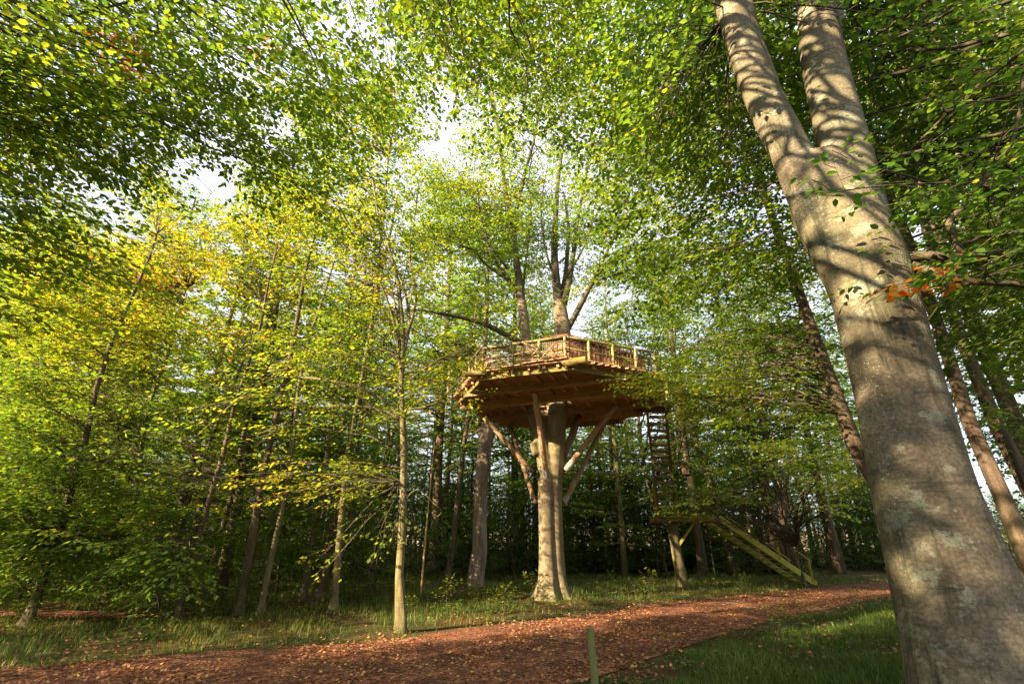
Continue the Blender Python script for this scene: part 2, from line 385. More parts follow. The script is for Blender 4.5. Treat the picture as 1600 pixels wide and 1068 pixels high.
class Leafer:
    def __init__(s, gaps=None): s.tw = []; s.gaps = gaps; s.bm = 1.0
    def twig(s, o, d, L, flat, tint):
        if s.gaps and in_gap(o, s.gaps): return False
        if in_beam(o) and random.random() < s.bm: return False
        s.tw.append((o[0], o[1], o[2], d[0], d[1], d[2], L, flat, tint)); return True
    def build(s, name, parent, size, step, fine, spots=(), jitter=0.27, mat=None, tjit=0.085, sjit=0.34):
        if not s.tw: return None
        T = np.array(s.tw); n = np.maximum(2, np.rint(T[:, 6] / step).astype(int))
        idx = np.repeat(np.arange(len(T)), n); k = np.arange(len(idx)) - np.repeat(np.cumsum(n) - n, n)
        f = (k + 0.6 + rng.uniform(-.3, .3, len(idx))) / n[idx]
        o = T[idx, 0:3] + T[idx, 3:6] * (T[idx, 6] * f)[:, None]
        o += rng.normal(0, 0.014, o.shape)
        d0 = T[idx, 3:6]
        nr = np.zeros_like(T[:, 0:3]); nr[:, 2] = 1; nr += rng.normal(0, 0.17, nr.shape)
        nr = nr[idx] + rng.normal(0, jitter, (len(idx), 3)); nr = norm(nr)
        side = norm(np.cross(d0, nr)); sg = np.where(k % 2 == 0, 1, -1)[:, None]
        ang = rng.uniform(0.5, 1.15, (len(idx), 1))
        d = norm(d0 * np.cos(ang) + side * sg * np.sin(ang) + np.array([[0, 0, -0.22]]))
        sz = size * rng.uniform(1 - sjit, 1 + sjit, len(idx))
        V, F, m = leaves_from(o, d, nr, sz, fine)
        t = T[idx, 8] + rng.normal(0, tjit, len(idx))
        for c, r, tv in spots:
            q = np.linalg.norm(o - np.array(c), axis=1) < r * rng.uniform(0.6, 1.2, len(o))
            t[q] = tv + rng.normal(0, 0.05, q.sum())
        t = np.repeat(t, m)
        return fast_mesh(name, V, F, t, mat or M_LEAF, parent)
def tnoise(p, amp=0.13, sc=0.42):
    return amp * noise.noise(Vector(p) * sc)
def spray(lf, wb, start, d, L, r0, tint, lv=1, leafy=0.0, twig=0.34, wood=True, gap=0.24, droop=0.10, flat=1.0):
    """one branch with side branches that lie in a flattish fan; leaves on the twigs"""
    n = max(3, int(L / 0.45) + 2); pts = [Vector(start)]; cur = Vector(d).normalized(); st = L / (n - 1)
    for i in range(n - 1):
        cur = (cur + Vector((random.gauss(0, .09), random.gauss(0, .09), random.gauss(0, .05) - droop * st))).normalized()
        pts.append(pts[-1] + cur * st)
    if wood: wb.tube(pts, [max(0.0035, r0 * (1 - 0.85 * i / (n - 1))) for i in range(n)], 5 if r0 > 0.02 else 3, cap=False)
    sg = random.choice((-1, 1)); s = max(leafy * L, 0.12)
    while s < L:
        f = s / L; x = f * (n - 1); i = min(int(x), n - 2); p = pts[i].lerp(pts[i + 1], x - i); ax = (pts[i + 1] - pts[i]).normalized()
        sd = ax.cross(Vector((0, 0, 1)));
        if sd.length < 0.2: sd = Vector((random.gauss(0, 1), random.gauss(0, 1), 0))
        sd.normalize(); sg = -sg
        a = random.uniform(0.6, 1.05)
        dd = (ax * math.cos(a) + sd * (sg * math.sin(a)) + Vector((0, 0, random.gauss(0.0, 0.16)))).normalized()
        tn = tint + tnoise(p)
        if lv > 0:
            l2 = (0.30 + 0.50 * L * (1 - f)) * random.uniform(0.65, 1.15); l2 = min(l2, 1.7)
            if l2 > twig * 1.4 and lv > 0:
                spray(lf, wb, p, dd, l2, r0 * 0.45, tint, lv - 1, 0.12, twig, wood, gap, droop, flat)
            else: lf.twig(p, dd, l2, 1, tn)
        else:
            lf.twig(p, dd, twig * random.uniform(0.6, 1.25) * (1.1 - 0.4 * f), 1, tn)
        s += gap * random.uniform(0.75, 1.3)
    lf.twig(pts[-1], cur, twig, 1, tint + tnoise(pts[-1]))
def limb_to(wb, a, b, r0, r1, arch=0.12, sides=7, jit=0.05, n=None):
    a, b = Vector(a), Vector(b); L = (b - a).length; n = n or max(4, int(L / 0.8) + 2); pts = []
    ph = random.uniform(0, 9)
    for i in range(n):
        t = i / (n - 1); p = a.lerp(b, t); p.z += math.sin(t * math.pi) * L * arch
        k = L * jit * math.sin(t * math.pi)
        p += Vector((noise.noise(Vector((t * 3 + ph, 0, 0))), noise.noise(Vector((0, t * 3 + ph, 0))), noise.noise(Vector((0, 0, t * 3 + ph))))) * k * 2
        pts.append(p)
    wb.tube(pts, [r0 + (r1 - r0) * (i / (n - 1)) ** 0.8 for i in range(n)], sides, cap=False)
    return pts
def axis_at(pts, z):
    for i in range(len(pts) - 1):
        if pts[i].z <= z <= pts[i + 1].z:
            return pts[i].lerp(pts[i + 1], (z - pts[i].z) / max(1e-6, pts[i + 1].z - pts[i].z))
    return pts[-1].copy() if z > pts[-1].z else pts[0].copy()
def trunk_pts(base, h, lean=(0, 0), bend=0.15, n=9):
    ph = random.uniform(0, 50); out = []
    for i in range(n):
        t = i / (n - 1); z = t * h - (0.15 if i == 0 else 0)
        out.append(Vector((base[0] + lean[0] * t + bend * noise.noise(Vector((t * 2.4 + ph, 1, 0))) * min(1, t * 4),
                           base[1] + lean[1] * t + bend * noise.noise(Vector((1, t * 2.4 + ph, 0))) * min(1, t * 4), z)))
    return out

def tree(name, label, base, h, r, crown=(0.35, 1.0), nb=26, blen=2.4, tint=0.42, lean=(0, 0), bend=0.3, leaf=0.085, step=0.055,
         fine=False, bark=None, group='trees of the wood', gaps=None, lv=1, gapb=0.26, twig=0.36, droop=0.10, el=(0.1, 0.7), sides=9,
         forks=0, azbias=None, spots=(), cat='tree', mirror=None, densz=1.0):
    root = empty(name, (base[0], base[1], 0)); tag(root, label, cat, group)
    wb = MB(); lf = Leafer(gaps)
    tp = trunk_pts(base, h, lean, bend)
    wb.tube(tp, [r * (1.35 if i == 0 else (1 - 0.8 * (i / (len(tp) - 1)) ** 1.2)) for i in range(len(tp))], sides, wob=0.18, seed=random.uniform(0, 40))
    az = random.uniform(0, 6.28)
    for b in range(nb):
        f = crown[0] + (crown[1] - crown[0]) * ((b + random.random()) / nb) ** densz
        p = axis_at(tp, f * h * 0.985); az += 2.4 + random.uniform(-.4, .4)
        a = az
        if azbias is not None and random.random() < azbias[1]: a = azbias[0] + random.gauss(0, 0.7)
        g = (f - crown[0]) / (crown[1] - crown[0] + 1e-6)
        L = blen * (1.0 - 0.55 * g) * random.uniform(0.7, 1.15) * (0.75 + 0.25 * min(1, g * 5))
        e = el[0] + (el[1] - el[0]) * g + random.gauss(0, .12)
        d = Vector((math.cos(a) * math.cos(e), math.sin(a) * math.cos(e), math.sin(e)))
        spray(lf, wb, p, d, L, min(r * 0.4, 0.012 + 0.011 * L), tint + random.gauss(0, 0.03), lv, 0.18, twig, True, gapb, droop)
    wb.build('trunk' if cat == 'tree' else 'stem', bark or M_BARK, root, smooth=True)
    lf.build('crown', root, leaf, step, fine, spots)
    return root
def copy_tree(o, loc=None, rz=None, sc=None, label=None, group=None):
    c = o.copy(); COL.objects.link(c)
    if loc is not None: c.location = loc
    if rz is not None: c.rotation_euler = (0, 0, rz)
    if sc is not None: c.scale = (sc, sc, sc) if not isinstance(sc, tuple) else sc
    if label: c['label'] = label
    if group: c['group'] = group
    for ch in list(o.children):
        k = ch.copy(); COL.objects.link(k); k.parent = c
    return c

# ------------------------------------------------------------------ ground and path
UP_E = [(-26, 2.2), (-14, 5.6), (-7.0, 7.9), (-4.3, 9.3), (-1.9, 10.2), (-1.2, 11.3), (0.9, 12.7), (4.1, 15.8), (9.2, 19.3), (13.5, 22.4), (18.6, 25.9), (30, 34)]
LO_E = [(-26, -5), (-12, -0.5), (-5, 3.2), (-1.2, 5.6), (1.1, 7.4), (3.3, 9.9), (7.0, 13.6), (12.8, 18.3), (17.5, 21.5), (22, 24.5), (32, 31)]
def resample(pts, n):
    P_ = [Vector((*p, 0)) for p in pts]; d = [0]
    for i in range(1, len(P_)): d.append(d[-1] + (P_[i] - P_[i - 1]).length)
    out = []
    for k in range(n):
        s = d[-1] * k / (n - 1); i = 0
        while i < len(d) - 2 and d[i + 1] < s: i += 1
        out.append(P_[i].lerp(P_[i + 1], (s - d[i]) / (d[i + 1] - d[i])))
    return out
upn, lon = resample(UP_E, 130), resample(LO_E, 130)
PATH_POLY = np.array([(p.x, p.y) for p in upn] + [(p.x, p.y) for p in reversed(lon)])
PATH2 = [(-22, 10.2), (-14, 11.2), (-9.4, 11.9), (-6.6, 12.6), (-6.4, 13.1), (-9.6, 13.0), (-14, 13.0), (-22, 12.6)]
def inside(x, y, poly):
    x = np.asarray(x); y = np.asarray(y); c = np.zeros(x.shape, bool); j = len(poly) - 1
    for i in range(len(poly)):
        xi, yi = poly[i]; xj, yj = poly[j]
        m = ((yi > y) != (yj > y)) & (x < (xj - xi) * (y - yi) / (yj - yi + 1e-12) + xi); c ^= m; j = i
    return c
def path_dist(x, y):
    """distance to path outline (coarse)"""
    E = PATH_POLY[::2]; d = np.full(np.shape(x), 1e9)
    for ex, ey in E: d = np.minimum(d, (x - ex) ** 2 + (y - ey) ** 2)
    return np.sqrt(d)
ax = np.concatenate([np.linspace(-900, -40, 14)[:-1], np.linspace(-40, 40, 170), np.linspace(40, 900, 14)[1:]])
ay = np.concatenate([np.linspace(-400, -10, 9)[:-1], np.linspace(-10, 42, 110), np.linspace(42, 900, 16)[1:]])
gx, gy = np.meshgrid(ax, ay)
ins = inside(gx, gy, PATH_POLY); pdm = path_dist(gx, gy); msk = np.where(ins, 0, np.clip((pdm - 0.5) / 2.5, 0, 1)) * np.clip((60 - np.abs(gx)) / 20, 0, 1)
gz = np.zeros_like(gx)
for i in range(gx.shape[0]):
    for j in range(gx.shape[1]):
        if msk[i, j] > 0: gz[i, j] = msk[i, j] * (0.11 + 0.16 * noise.noise(Vector((gx[i, j] * .3, gy[i, j] * .3, 0))) + .05 * noise.noise(Vector((gx[i, j] * 1.3, gy[i, j] * 1.3, 5))))
def ground_z(x, y):
    i = int(np.clip(np.searchsorted(ay, y) - 1, 0, len(ay) - 2)); j = int(np.clip(np.searchsorted(ax, x) - 1, 0, len(ax) - 2))
    fx = (x - ax[j]) / (ax[j + 1] - ax[j]); fy = (y - ay[i]) / (ay[i + 1] - ay[i])
    return float((gz[i, j] * (1 - fx) + gz[i, j + 1] * fx) * (1 - fy) + (gz[i + 1, j] * (1 - fx) + gz[i + 1, j + 1] * fx) * fy)
def gzv(x, y):
    i = np.clip(np.searchsorted(ay, y) - 1, 0, len(ay) - 2); j = np.clip(np.searchsorted(ax, x) - 1, 0, len(ax) - 2)
    fx = (x - ax[j]) / (ax[j + 1] - ax[j]); fy = (y - ay[i]) / (ay[i + 1] - ay[i])
    return (gz[i, j] * (1 - fx) + gz[i, j + 1] * fx) * (1 - fy) + (gz[i + 1, j] * (1 - fx) + gz[i + 1, j + 1] * fx) * fy
ny, nx = gx.shape
Vg = np.stack([gx, gy, gz], -1).reshape(-1, 3)
q = (np.arange(ny - 1)[:, None] * nx + np.arange(nx - 1)[None, :]).ravel()
Fg = np.stack([q, q + 1, q + nx + 1, q + nx], 1)
go = fast_mesh('ground', Vg, Fg, np.zeros(len(Fg)), M_GROUND); go['kind'] = 'structure'; go.data.shade_smooth()

def strip_mesh(name, A, B, z, wob):
    n = len(A); rows = 9; V = []
    for i in range(n):
        a, b = A[i], B[i]; w = 0.22 * noise.noise(Vector((a.x * wob, a.y * wob, 3))); w2 = 0.22 * noise.noise(Vector((b.x * wob, b.y * wob, 9)))
        dr = (b - a).normalized()
        for k in range(rows):
            p = (a + dr * w).lerp(b + dr * w2, k / (rows - 1)); V.append((p.x, p.y, z + max(0, ground_z(p.x, p.y))))
    F = [(i * rows + k, i * rows + k + 1, (i + 1) * rows + k + 1, (i + 1) * rows + k) for i in range(n - 1) for k in range(rows - 1)]
    o = fast_mesh(name, np.array(V), np.array(F), np.zeros(len(F)), M_PATH); o['kind'] = 'structure'; return o
strip_mesh('path', upn, lon, 0.012, 0.9)
a2 = resample(PATH2[:4], 30); b2 = resample(PATH2[4:][::-1], 30)
strip_mesh('path', b2, a2, 0.03, 0.8)
# pale hillside field far beyond the wood
Vh, Fh = [], []
for i in range(41):
    for j in range(9):
        x = -420 + 21 * i; y = 150 + 22 * j
        Vh.append((x, y, -1.5 + 14 * math.sin(j / 8 * math.pi / 2) * (0.8 + 0.3 * noise.noise(Vector((x * .006, y * .006, 0))))))
for i in range(40):
    for j in range(8): Fh.append((i * 9 + j, (i + 1) * 9 + j, (i + 1) * 9 + j + 1, i * 9 + j + 1))
ho = fast_mesh('hill', np.array(Vh), np.array(Fh), np.zeros(len(Fh)), M_FIELD); ho['kind'] = 'structure'; ho.data.shade_smooth()

# leaf litter (lies on path and verge)
def litter(n, xr, yr, size, onpath, zo):
    x = rng.uniform(*xr, n); y = yr[0] + (yr[1] - yr[0]) * rng.uniform(0, 1, n) ** 1.6
    m = inside(x, y, PATH_POLY) if onpath else ~inside(x, y, PATH_POLY)
    x, y = x[m], y[m]
    nz = np.array([noise.noise(Vector((a * .55, b * .55, 7))) + .5 * noise.noise(Vector((a * 1.7, b * 1.7, 3))) for a, b in zip(x, y)])
    m = rng.uniform(0, 1, len(x)) < .55 + nz * 1.5; x, y = x[m], y[m]; n = len(x)
    o = np.stack([x, y, gzv(x, y) + zo + rng.uniform(0, .012, n)], 1)
    a = rng.uniform(0, 6.28, n); d = np.stack([np.cos(a), np.sin(a), rng.uniform(-.12, .5, n)], 1)
    nr = norm(np.array([[0, 0, 1.0]]) + rng.normal(0, .35, (n, 3)))
    return leaves_from(o, norm(d), nr, size * rng.uniform(.6, 1.35, n), False, 0.75), n
(V1, F1, _), n1 = litter(190000, (-12, 20), (5.0, 27), 0.050, True, 0.02)
t1 = np.clip(rng.normal(0.42, 0.2, n1), 0, 0.86); t1[rng.uniform(0, 1, n1) < 0.07] = 0.96
o = fast_mesh('leaf_litter', V1, F1, t1, M_LITTER); tag(o, 'fallen rust brown and tan leaves strewn over the path', 'fallen leaves', kind='stuff')
(V1, F1, _), n1 = litter(26000, (-14, 22), (7.0, 26), 0.06, False, 0.03)
t1 = np.clip(rng.normal(0.5, 0.2, n1), 0, 1)
o = fast_mesh('leaf_litter', V1, F1, t1, M_LITTER); tag(o, 'fallen leaves scattered between the grass beside the path', 'fallen leaves', kind='stuff')

# grass
def grass(n, xr, yr, hh, label, keep, tint, pw=1.5, patch=0.0):
    x = rng.uniform(*xr, n); y = yr[0] + (yr[1] - yr[0]) * rng.uniform(0, 1, n) ** pw
    m = ~inside(x, y, PATH_POLY) & ~inside(x, y, PATH2) & keep(x, y)
    x, y = x[m], y[m]
    nz = np.array([noise.noise(Vector((a * .8, b * .8, 2))) for a, b in zip(x, y)])
    k = rng.uniform(0, 1, len(x)) < 0.72 + nz * 1.1 - patch
    x, y, nz = x[k], y[k], nz[k]; n = len(x)
    edge = np.clip(path_dist(x, y) / 0.9, 0.35, 1)
    h = hh * rng.uniform(.45, 1.25, n) * (1 + nz * .6) * edge
    a = rng.uniform(0, 6.28, n); lean = rng.uniform(.05, .55, n)
    b0 = np.stack([x, y, gzv(x, y) - .01], 1); dr = np.stack([np.cos(a) * lean, np.sin(a) * lean, np.ones(n)], 1)
    w = np.stack([-np.sin(a), np.cos(a), np.zeros(n)], 1) * (0.0035 + 0.0035 * rng.uniform(0, 1, n))[:, None]
    mid = b0 + dr * (h * .55)[:, None]; tip = b0 + (dr * np.array([[1.9, 1.9, .93]])) * h[:, None]
    V = np.stack([b0 - w, b0 + w, mid + w * .8, tip, mid - w * .8], 1).reshape(-1, 3)
    b = (np.arange(n) * 5)[:, None]
    F = (b + np.array([[0, 1, 2, 4]])); F2 = (b + np.array([[4, 2, 3, 3]]))
    t = tint + nz * .35 + rng.normal(0, .20, n)
    # second face is a tri: use separate tri list folded into a quad with a doubled point avoided
    V = np.stack([b0 - w, b0 + w, mid + w * .8, mid - w * .8, tip + w * .12, tip - w * .12], 1).reshape(-1, 3)
    b = (np.arange(n) * 6)[:, None]
    F = np.concatenate([b + np.array([[0, 1, 2, 3]]), b + np.array([[3, 2, 4, 5]])], 1).reshape(-1, 4)
    o = fast_mesh('grass', V, F, np.repeat(t, 2), M_GRASS); tag(o, label, 'grass', kind='stuff')
LO_side = lambda x, y: (y < 0.82 * x + 8.5)
grass(150000, (-15, 24), (7.8, 27), 0.17, 'tall grass on the verge between the path and the wood', lambda x, y: ~LO_side(x, y), 0.42, 1.3)
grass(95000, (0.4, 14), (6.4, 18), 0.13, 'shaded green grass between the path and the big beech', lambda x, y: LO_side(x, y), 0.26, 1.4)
#@@PART2

# ------------------------------------------------------------------ the beech that carries the treehouse
TX, TY = 1.22, 16.4
root_th_tree = empty('beech_tree', (TX, TY, 0))
tag(root_th_tree, 'tall beech with two fused stems carrying the treehouse platform', 'tree')
wb = MB(); lf = Leafer(GAPS)
V3 = Vector
def fl(th, i):
    k = max(0.0, 1 - i / 4.0)
    return 1 + k * k * (0.75 + 0.55 * math.sin(th * 5 + 1.3) + 0.35 * math.sin(th * 3))
def poly(pts, rads, sides=12, seed=0, flare=None, wob=0.1, mbx=None, sub=3):
    out, rr = [], []
    for i in range(len(pts) - 1):
        p0 = pts[max(i - 1, 0)]; p1 = pts[i]; p2 = pts[i + 1]; p3 = pts[min(i + 2, len(pts) - 1)]
        for k in range(sub):
            t = k / sub; t2, t3 = t * t, t * t * t
            out.append(0.5 * ((2 * p1) + (p2 - p0) * t + (2 * p0 - 5 * p1 + 4 * p2 - p3) * t2 + (3 * p1 - p0 - 3 * p2 + p3) * t3))
            rr.append(rads[i] * (1 - t) + rads[i + 1] * t)
    out.append(pts[-1]); rr.append(rads[-1])
    mbx.tube(out, rr, sides, wob=wob, seed=seed, flare=flare)
    return out
core = MB()
poly([V3((TX - .14, TY - .10, -.2)), V3((TX - .14, TY - .10, .5)), V3((TX - .13, TY - .09, 1.5)), V3((TX - .13, TY - .07, 3)), V3((TX - .15, TY - .05, 4.3)), P(822, 590, TY - .2), P(821, 520, TY - .3), P(815, 470, TY - .3)],
     [.44, .28, .25, .245, .265, .24, .20, .17], 20, 3.1, lambda th, i: fl(th, i / 1.6), .10, core, 4)
poly([V3((TX + .17, TY + .04, -.2)), V3((TX + .17, TY + .04, .5)), V3((TX + .16, TY + .04, 1.5)), V3((TX + .16, TY + .04, 3)), V3((TX + .24, TY, 4.6)), P(874, 600, TY), P(879, 525, TY), P(873, 470, TY)],
     [.40, .27, .235, .235, .32, .33, .31, .23], 20, 8.3, lambda th, i: fl(th + 1, i / 1.6), .08, core, 4)
core.tube([V3((TX - .40, TY - .15, 4.35)), V3((TX - .50, TY - .22, 4.62)), V3((TX - .53, TY - .25, 4.72))], [.16, .12, .10], 10)
tk = core.build('trunk', M_BEECH2, root_th_tree, smooth=True)
rm = tk.modifiers.new('remesh', 'REMESH'); rm.mode = 'VOXEL'; rm.voxel_size = 0.035; rm.use_smooth_shade = True
sm = tk.modifiers.new('smooth', 'SMOOTH'); sm.iterations = 4; sm.factor = 0.5
def limb(trace, Y, Y2, r0, r1, seed=1, sides=9):
    n = len(trace); pts = [P(x, y, Y + (Y2 - Y) * i / (n - 1)) for i, (x, y) in enumerate(trace)]
    wb = MB(); limb_mbs.append(wb)
    return poly(pts, [.80 * (r0 + (r1 - r0) * i / (n - 1)) for i in range(n)], sides, seed, None, .12, wb, 3)
limb_mbs = []; limbs = []
T_ = TY
limbs.append(limb([(818, 505), (813, 455), (806, 400), (800, 345), (790, 300), (783, 240), (776, 190), (768, 130)], T_ - .3, T_ + .2, .21, .05))
limbs.append(limb([(800, 350), (812, 305), (822, 262), (834, 220), (842, 170), (848, 120)], T_ - .2, T_ - 1.2, .12, .04, 4))
limbs.append(limb([(816, 480), (806, 455), (790, 430), (772, 405), (757, 372), (735, 345), (712, 315), (690, 270)], T_ - .3, T_ + 1.2, .14, .035, 6))
limbs.append(limb([(798, 440), (775, 425), (756, 410), (742, 392), (725, 385), (705, 383), (690, 395)], T_ - .3, T_ - 1.0, .075, .02, 7, 7))
limbs.append(limb([(800, 360), (780, 345), (755, 330), (735, 300), (715, 270)], T_ - .1, T_ + 1.0, .07, .025, 8, 7))
limbs.append(limb([(876, 500), (870, 450), (866, 395), (868, 340), (872, 280), (880, 220), (884, 150)], T_, T_ + 1.5, .25, .05, 9, 11))
limbs.append(limb([(880, 480), (890, 435), (896, 395), (903, 340), (915, 280), (925, 215)], T_, T_ + .6, .17, .05, 11))
limbs.append(limb([(872, 470), (882, 440), (886, 400), (888, 350), (880, 300)], T_ + .1, T_ + 2, .16, .06, 13))
limbs.append(limb([(886, 515), (905, 480), (925, 442), (945, 415), (968, 398), (1000, 385), (1045, 373), (1090, 366), (1130, 372)], T_, T_ - 1.2, .15, .035, 12))
limbs.append(limb([(930, 437), (945, 400), (975, 340), (1010, 290), (1050, 240)], T_ - .1, T_ - 2.4, .07, .03, 14, 7))
limbs.append(limb([(816, 537), (795, 525), (760, 507), (725, 497), (690, 490), (650, 484), (615, 488)], T_ - .4, T_ - 1.6, .14, .04, 15))
limbs.append(limb([(806, 548), (780, 545), (745, 552), (715, 556), (680, 566), (645, 580), (600, 600)], T_ - .3, T_ - 1.2, .10, .025, 16))
limbs.append(limb([(745, 552), (720, 538), (700, 543), (675, 550)], T_ - .6, T_ - .8, .05, .02, 17, 6))
for tr_, ye in (([(816, 470), (822, 400), (830, 340), (826, 280), (835, 230)], -.6), ([(868, 440), (850, 380), (846, 320), (855, 260)], -.8), ([(886, 430), (915, 380), (930, 320), (950, 260)], -1), ([(793, 420), (765, 380), (750, 330), (745, 270)], -.9), ([(925, 442), (975, 425), (1020, 430), (1060, 420)], -1.2)):
    limbs.append(limb(tr_, T_ - .1, T_ + ye, .065, .02, 20 + len(limbs), 7))
TT = 0.48
for li, Lp in enumerate(limbs):
    n = len(Lp); m = 10 if li < 10 else 8; wb = limb_mbs[li]
    for b in range(m):
        f = 0.30 + 0.7 * (b + random.random()) / m; p = Lp[min(n - 1, int(f * (n - 1)))]
        if li in (0, 5, 6, 7) and f < 0.5: continue
        a = random.uniform(0, 6.28); L = random.uniform(1.2, 2.8); e = random.uniform(-.1, .6)
        spray(lf, wb, p, V3((math.cos(a) * math.cos(e), math.sin(a) * math.cos(e), math.sin(e))), L, .022, TT + random.gauss(0, .05), 1, .15, .38, True, .19, .1)
for b_ in limb_mbs: b_.build('limb', M_LIMB, root_th_tree, smooth=True)
def crown_more(n, box, Yr):
    srcs = [q_ for L_ in limbs for q_ in L_[len(L_) // 3:]]
    for _ in range(n):
        tg = P(random.uniform(box[0], box[2]), random.uniform(box[1], box[3]), random.uniform(*Yr))
        if in_gap(tg, GAPS) or (tg.y < 17.3 and 745 < proj(tg)[0] < 925 and proj(tg)[1] > 170 and random.random() < .85): continue
        s0 = min(srcs, key=lambda q_: (q_ - tg).length + random.uniform(0, .8)); d = tg - s0; L = d.length; w_ = MB()
        if L > 2.2: pts = limb_to(w_, s0, s0.lerp(tg, 1 - 2.0 / L), .035, .014, .05, 6); s0 = pts[-1]; L = 2.0
        spray(lf, w_, s0, d, max(L, .9), .014, TT + random.gauss(0, .05), 1, .1, .38, True, .19, .1); limb_mbs2.append(w_)
limb_mbs2 = []
crown_more(95, (620, 60, 1010, 470), (16, 20)); crown_more(22, (820, 380, 1100, 500), (14, 17))
for b_ in limb_mbs2: b_.build('branch', M_TWIG, root_th_tree, smooth=True)
lf.build('crown', root_th_tree, .112, .058, False)

# ------------------------------------------------------------------ treehouse
th = empty('treehouse', (1.5, 16.3, 6.0)); tag(th, 'wooden octagonal treehouse platform with railing and plank cabin high on the beech', 'treehouse')
C0 = V3((1.5, 16.3, 0)); UA = V3((math.cos(R(-20)), math.sin(R(-20)), 0)); VA = V3((-UA.y, UA.x, 0))
def D(u, v, z): return C0 + UA * u + VA * v + V3((0, 0, z))
OCT = [(-3.1, -1.5), (-1.3, -3.64), (1.4, -3.64), (3.65, -1.5), (3.45, 1.3), (1.5, 3.6), (-1.5, 3.7), (-3.2, 1.6)]
ZF = 6.22                                     # underside of planks
def span_u(v):
    xs = []
    for i in range(8):
        (u0, v0), (u1, v1) = OCT[i], OCT[(i + 1) % 8]
        if (v0 - v) * (v1 - v) < 0: xs.append(u0 + (u1 - u0) * (v - v0) / (v1 - v0))
    return (min(xs), max(xs)) if len(xs) >= 2 else None
def span_v(u):
    xs = []
    for i in range(8):
        (u0, v0), (u1, v1) = OCT[i], OCT[(i + 1) % 8]
        if (u0 - u) * (u1 - u) < 0: xs.append(v0 + (v1 - v0) * (u - u0) / (u1 - u0))
    return (min(xs), max(xs)) if len(xs) >= 2 else None
v = -3.60
while v < 3.66:
    s_ = span_u(v)
    if s_:
        a, b = s_[0] - random.uniform(.03, .16), s_[1] + random.uniform(.03, .16)
        cuts = [(a, b)]
        if abs(v - .05) < .62: cuts = [(a, -1.15), (.45, b)]         # opening round the trunks
        for c0, c1 in cuts:
            m = MB(); z = ZF + .018 + random.uniform(-.004, .004)
            m.beam(D(c0, v + random.uniform(-.004, .004), z), D(c1, v + random.uniform(-.004, .004), z), .138, .034)
            m.build('plank', M_PLANK, th)
    v += .150
for k, u in enumerate([-2.7, -2.25, -1.8, -1.35, -.9, .65, 1.05, 1.5, 1.95, 2.4, 2.85, 3.25, -.45, .2]):
    s_ = span_v(u)
    if not s_: continue
    m = MB(); segs = [(s_[0] + .06, s_[1] - .06)]
    if -1.1 < u < .45: segs = [(s_[0] + .06, -.62), (.66, s_[1] - .06)]
    big = k in (3, 7)
    for a, b in segs:
        m.beam(D(u, a, ZF - .052), D(u, b, ZF - .052), .075 if not big else .11, .10)
    m.build('joist', M_BEAM, th)
for v, hh in ((-2.35, .2), (-1.05, .22), (-.72, .16), (.85, .2), (2.1, .2), (3.1, .18)):
    s_ = span_u(v); m = MB()
    m.beam(D(s_[0] + .02, v, ZF - .103 - hh / 2), D(s_[1] - .02, v, ZF - .103 - hh / 2), .13, hh, jit=.006)
    m.build('beam', M_BEAM, th)
for i in range(8):                            # rim beams
    a, b = OCT[i], OCT[(i + 1) % 8]; m = MB(); k = 0.945
    A_, B_ = D(a[0] * k, a[1] * k, ZF - .105), D(b[0] * k, b[1] * k, ZF - .105); dd = (B_ - A_).normalized()
    ext = .16 if i in (1, 3) else -.07
    m.beam(A_ - dd * ext, B_ + dd * ext, .12, .195, jit=.006)
    rb = m.build('rim_beam', M_RIM if i in (0, 1, 2) else M_BEAM, th)
    if i == 1: rb['label'] = 'front edge beam with sunlit yellow green painted in'
# two round log ends showing at the front corners
for (u, v), du in (((-1.35, -3.6), -1), ((1.45, -3.55), 1)):
    m = MB(); m.tube([D(u + du * .42, v - .10, ZF - .02), D(u - du * .25, v + .0, ZF - .02)], [.10, .11], 12); m.build('log_end', M_RIM, th, smooth=False)
# fringe of uneven edge boards lying on the rim
for i in (0, 1, 2, 7):
    a, b = OCT[i], OCT[(i + 1) % 8]
    n = 4
    for k in range(n):
        m = MB(); t0, t1 = k / n, (k + 1) / n - .015
        p, q_ = D(a[0] + (b[0] - a[0]) * t0, a[1] + (b[1] - a[1]) * t0, ZF + .062 + random.uniform(-.01, .02)), D(a[0] + (b[0] - a[0]) * t1, a[1] + (b[1] - a[1]) * t1, ZF + .062 + random.uniform(-.01, .03))
        m.beam(p, q_, random.uniform(.12, .20), .030, jit=.014); m.build('edge_board', M_PLANK, th)
# railing
def edge_pt(i, t, z, k=0.985):
    a, b = OCT[i], OCT[(i + 1) % 8]; return D((a[0] + (b[0] - a[0]) * t) * k, (a[1] + (b[1] - a[1]) * t) * k, z)
ZR = 6.98
posts = []
for i, ts in ((0, (.02, .28, .55, .80)), (1, (.03, .38, .68, .97)), (2, (.22, .48, .74, .98)), (3, (.35, .68)), (4, (.02, .5)), (5, (.02, .5)), (6, (.02, .5)), (7, (.02, .5))):
    for t in ts:
        p = edge_pt(i, t, ZF + .05); m = MB(); tilt = V3((random.uniform(-.02, .02), random.uniform(-.02, .02), 0))
        m.tube([p - V3((0, 0, .22 if i == 1 else .0)), p + tilt + V3((0, 0, .35)), V3((p.x, p.y, ZR - .015)) + tilt], [.045, .042, .038], 7, wob=.2, seed=t * 9 + i)
        m.build('post', M_POST, th, smooth=True); posts.append((i, t, p))
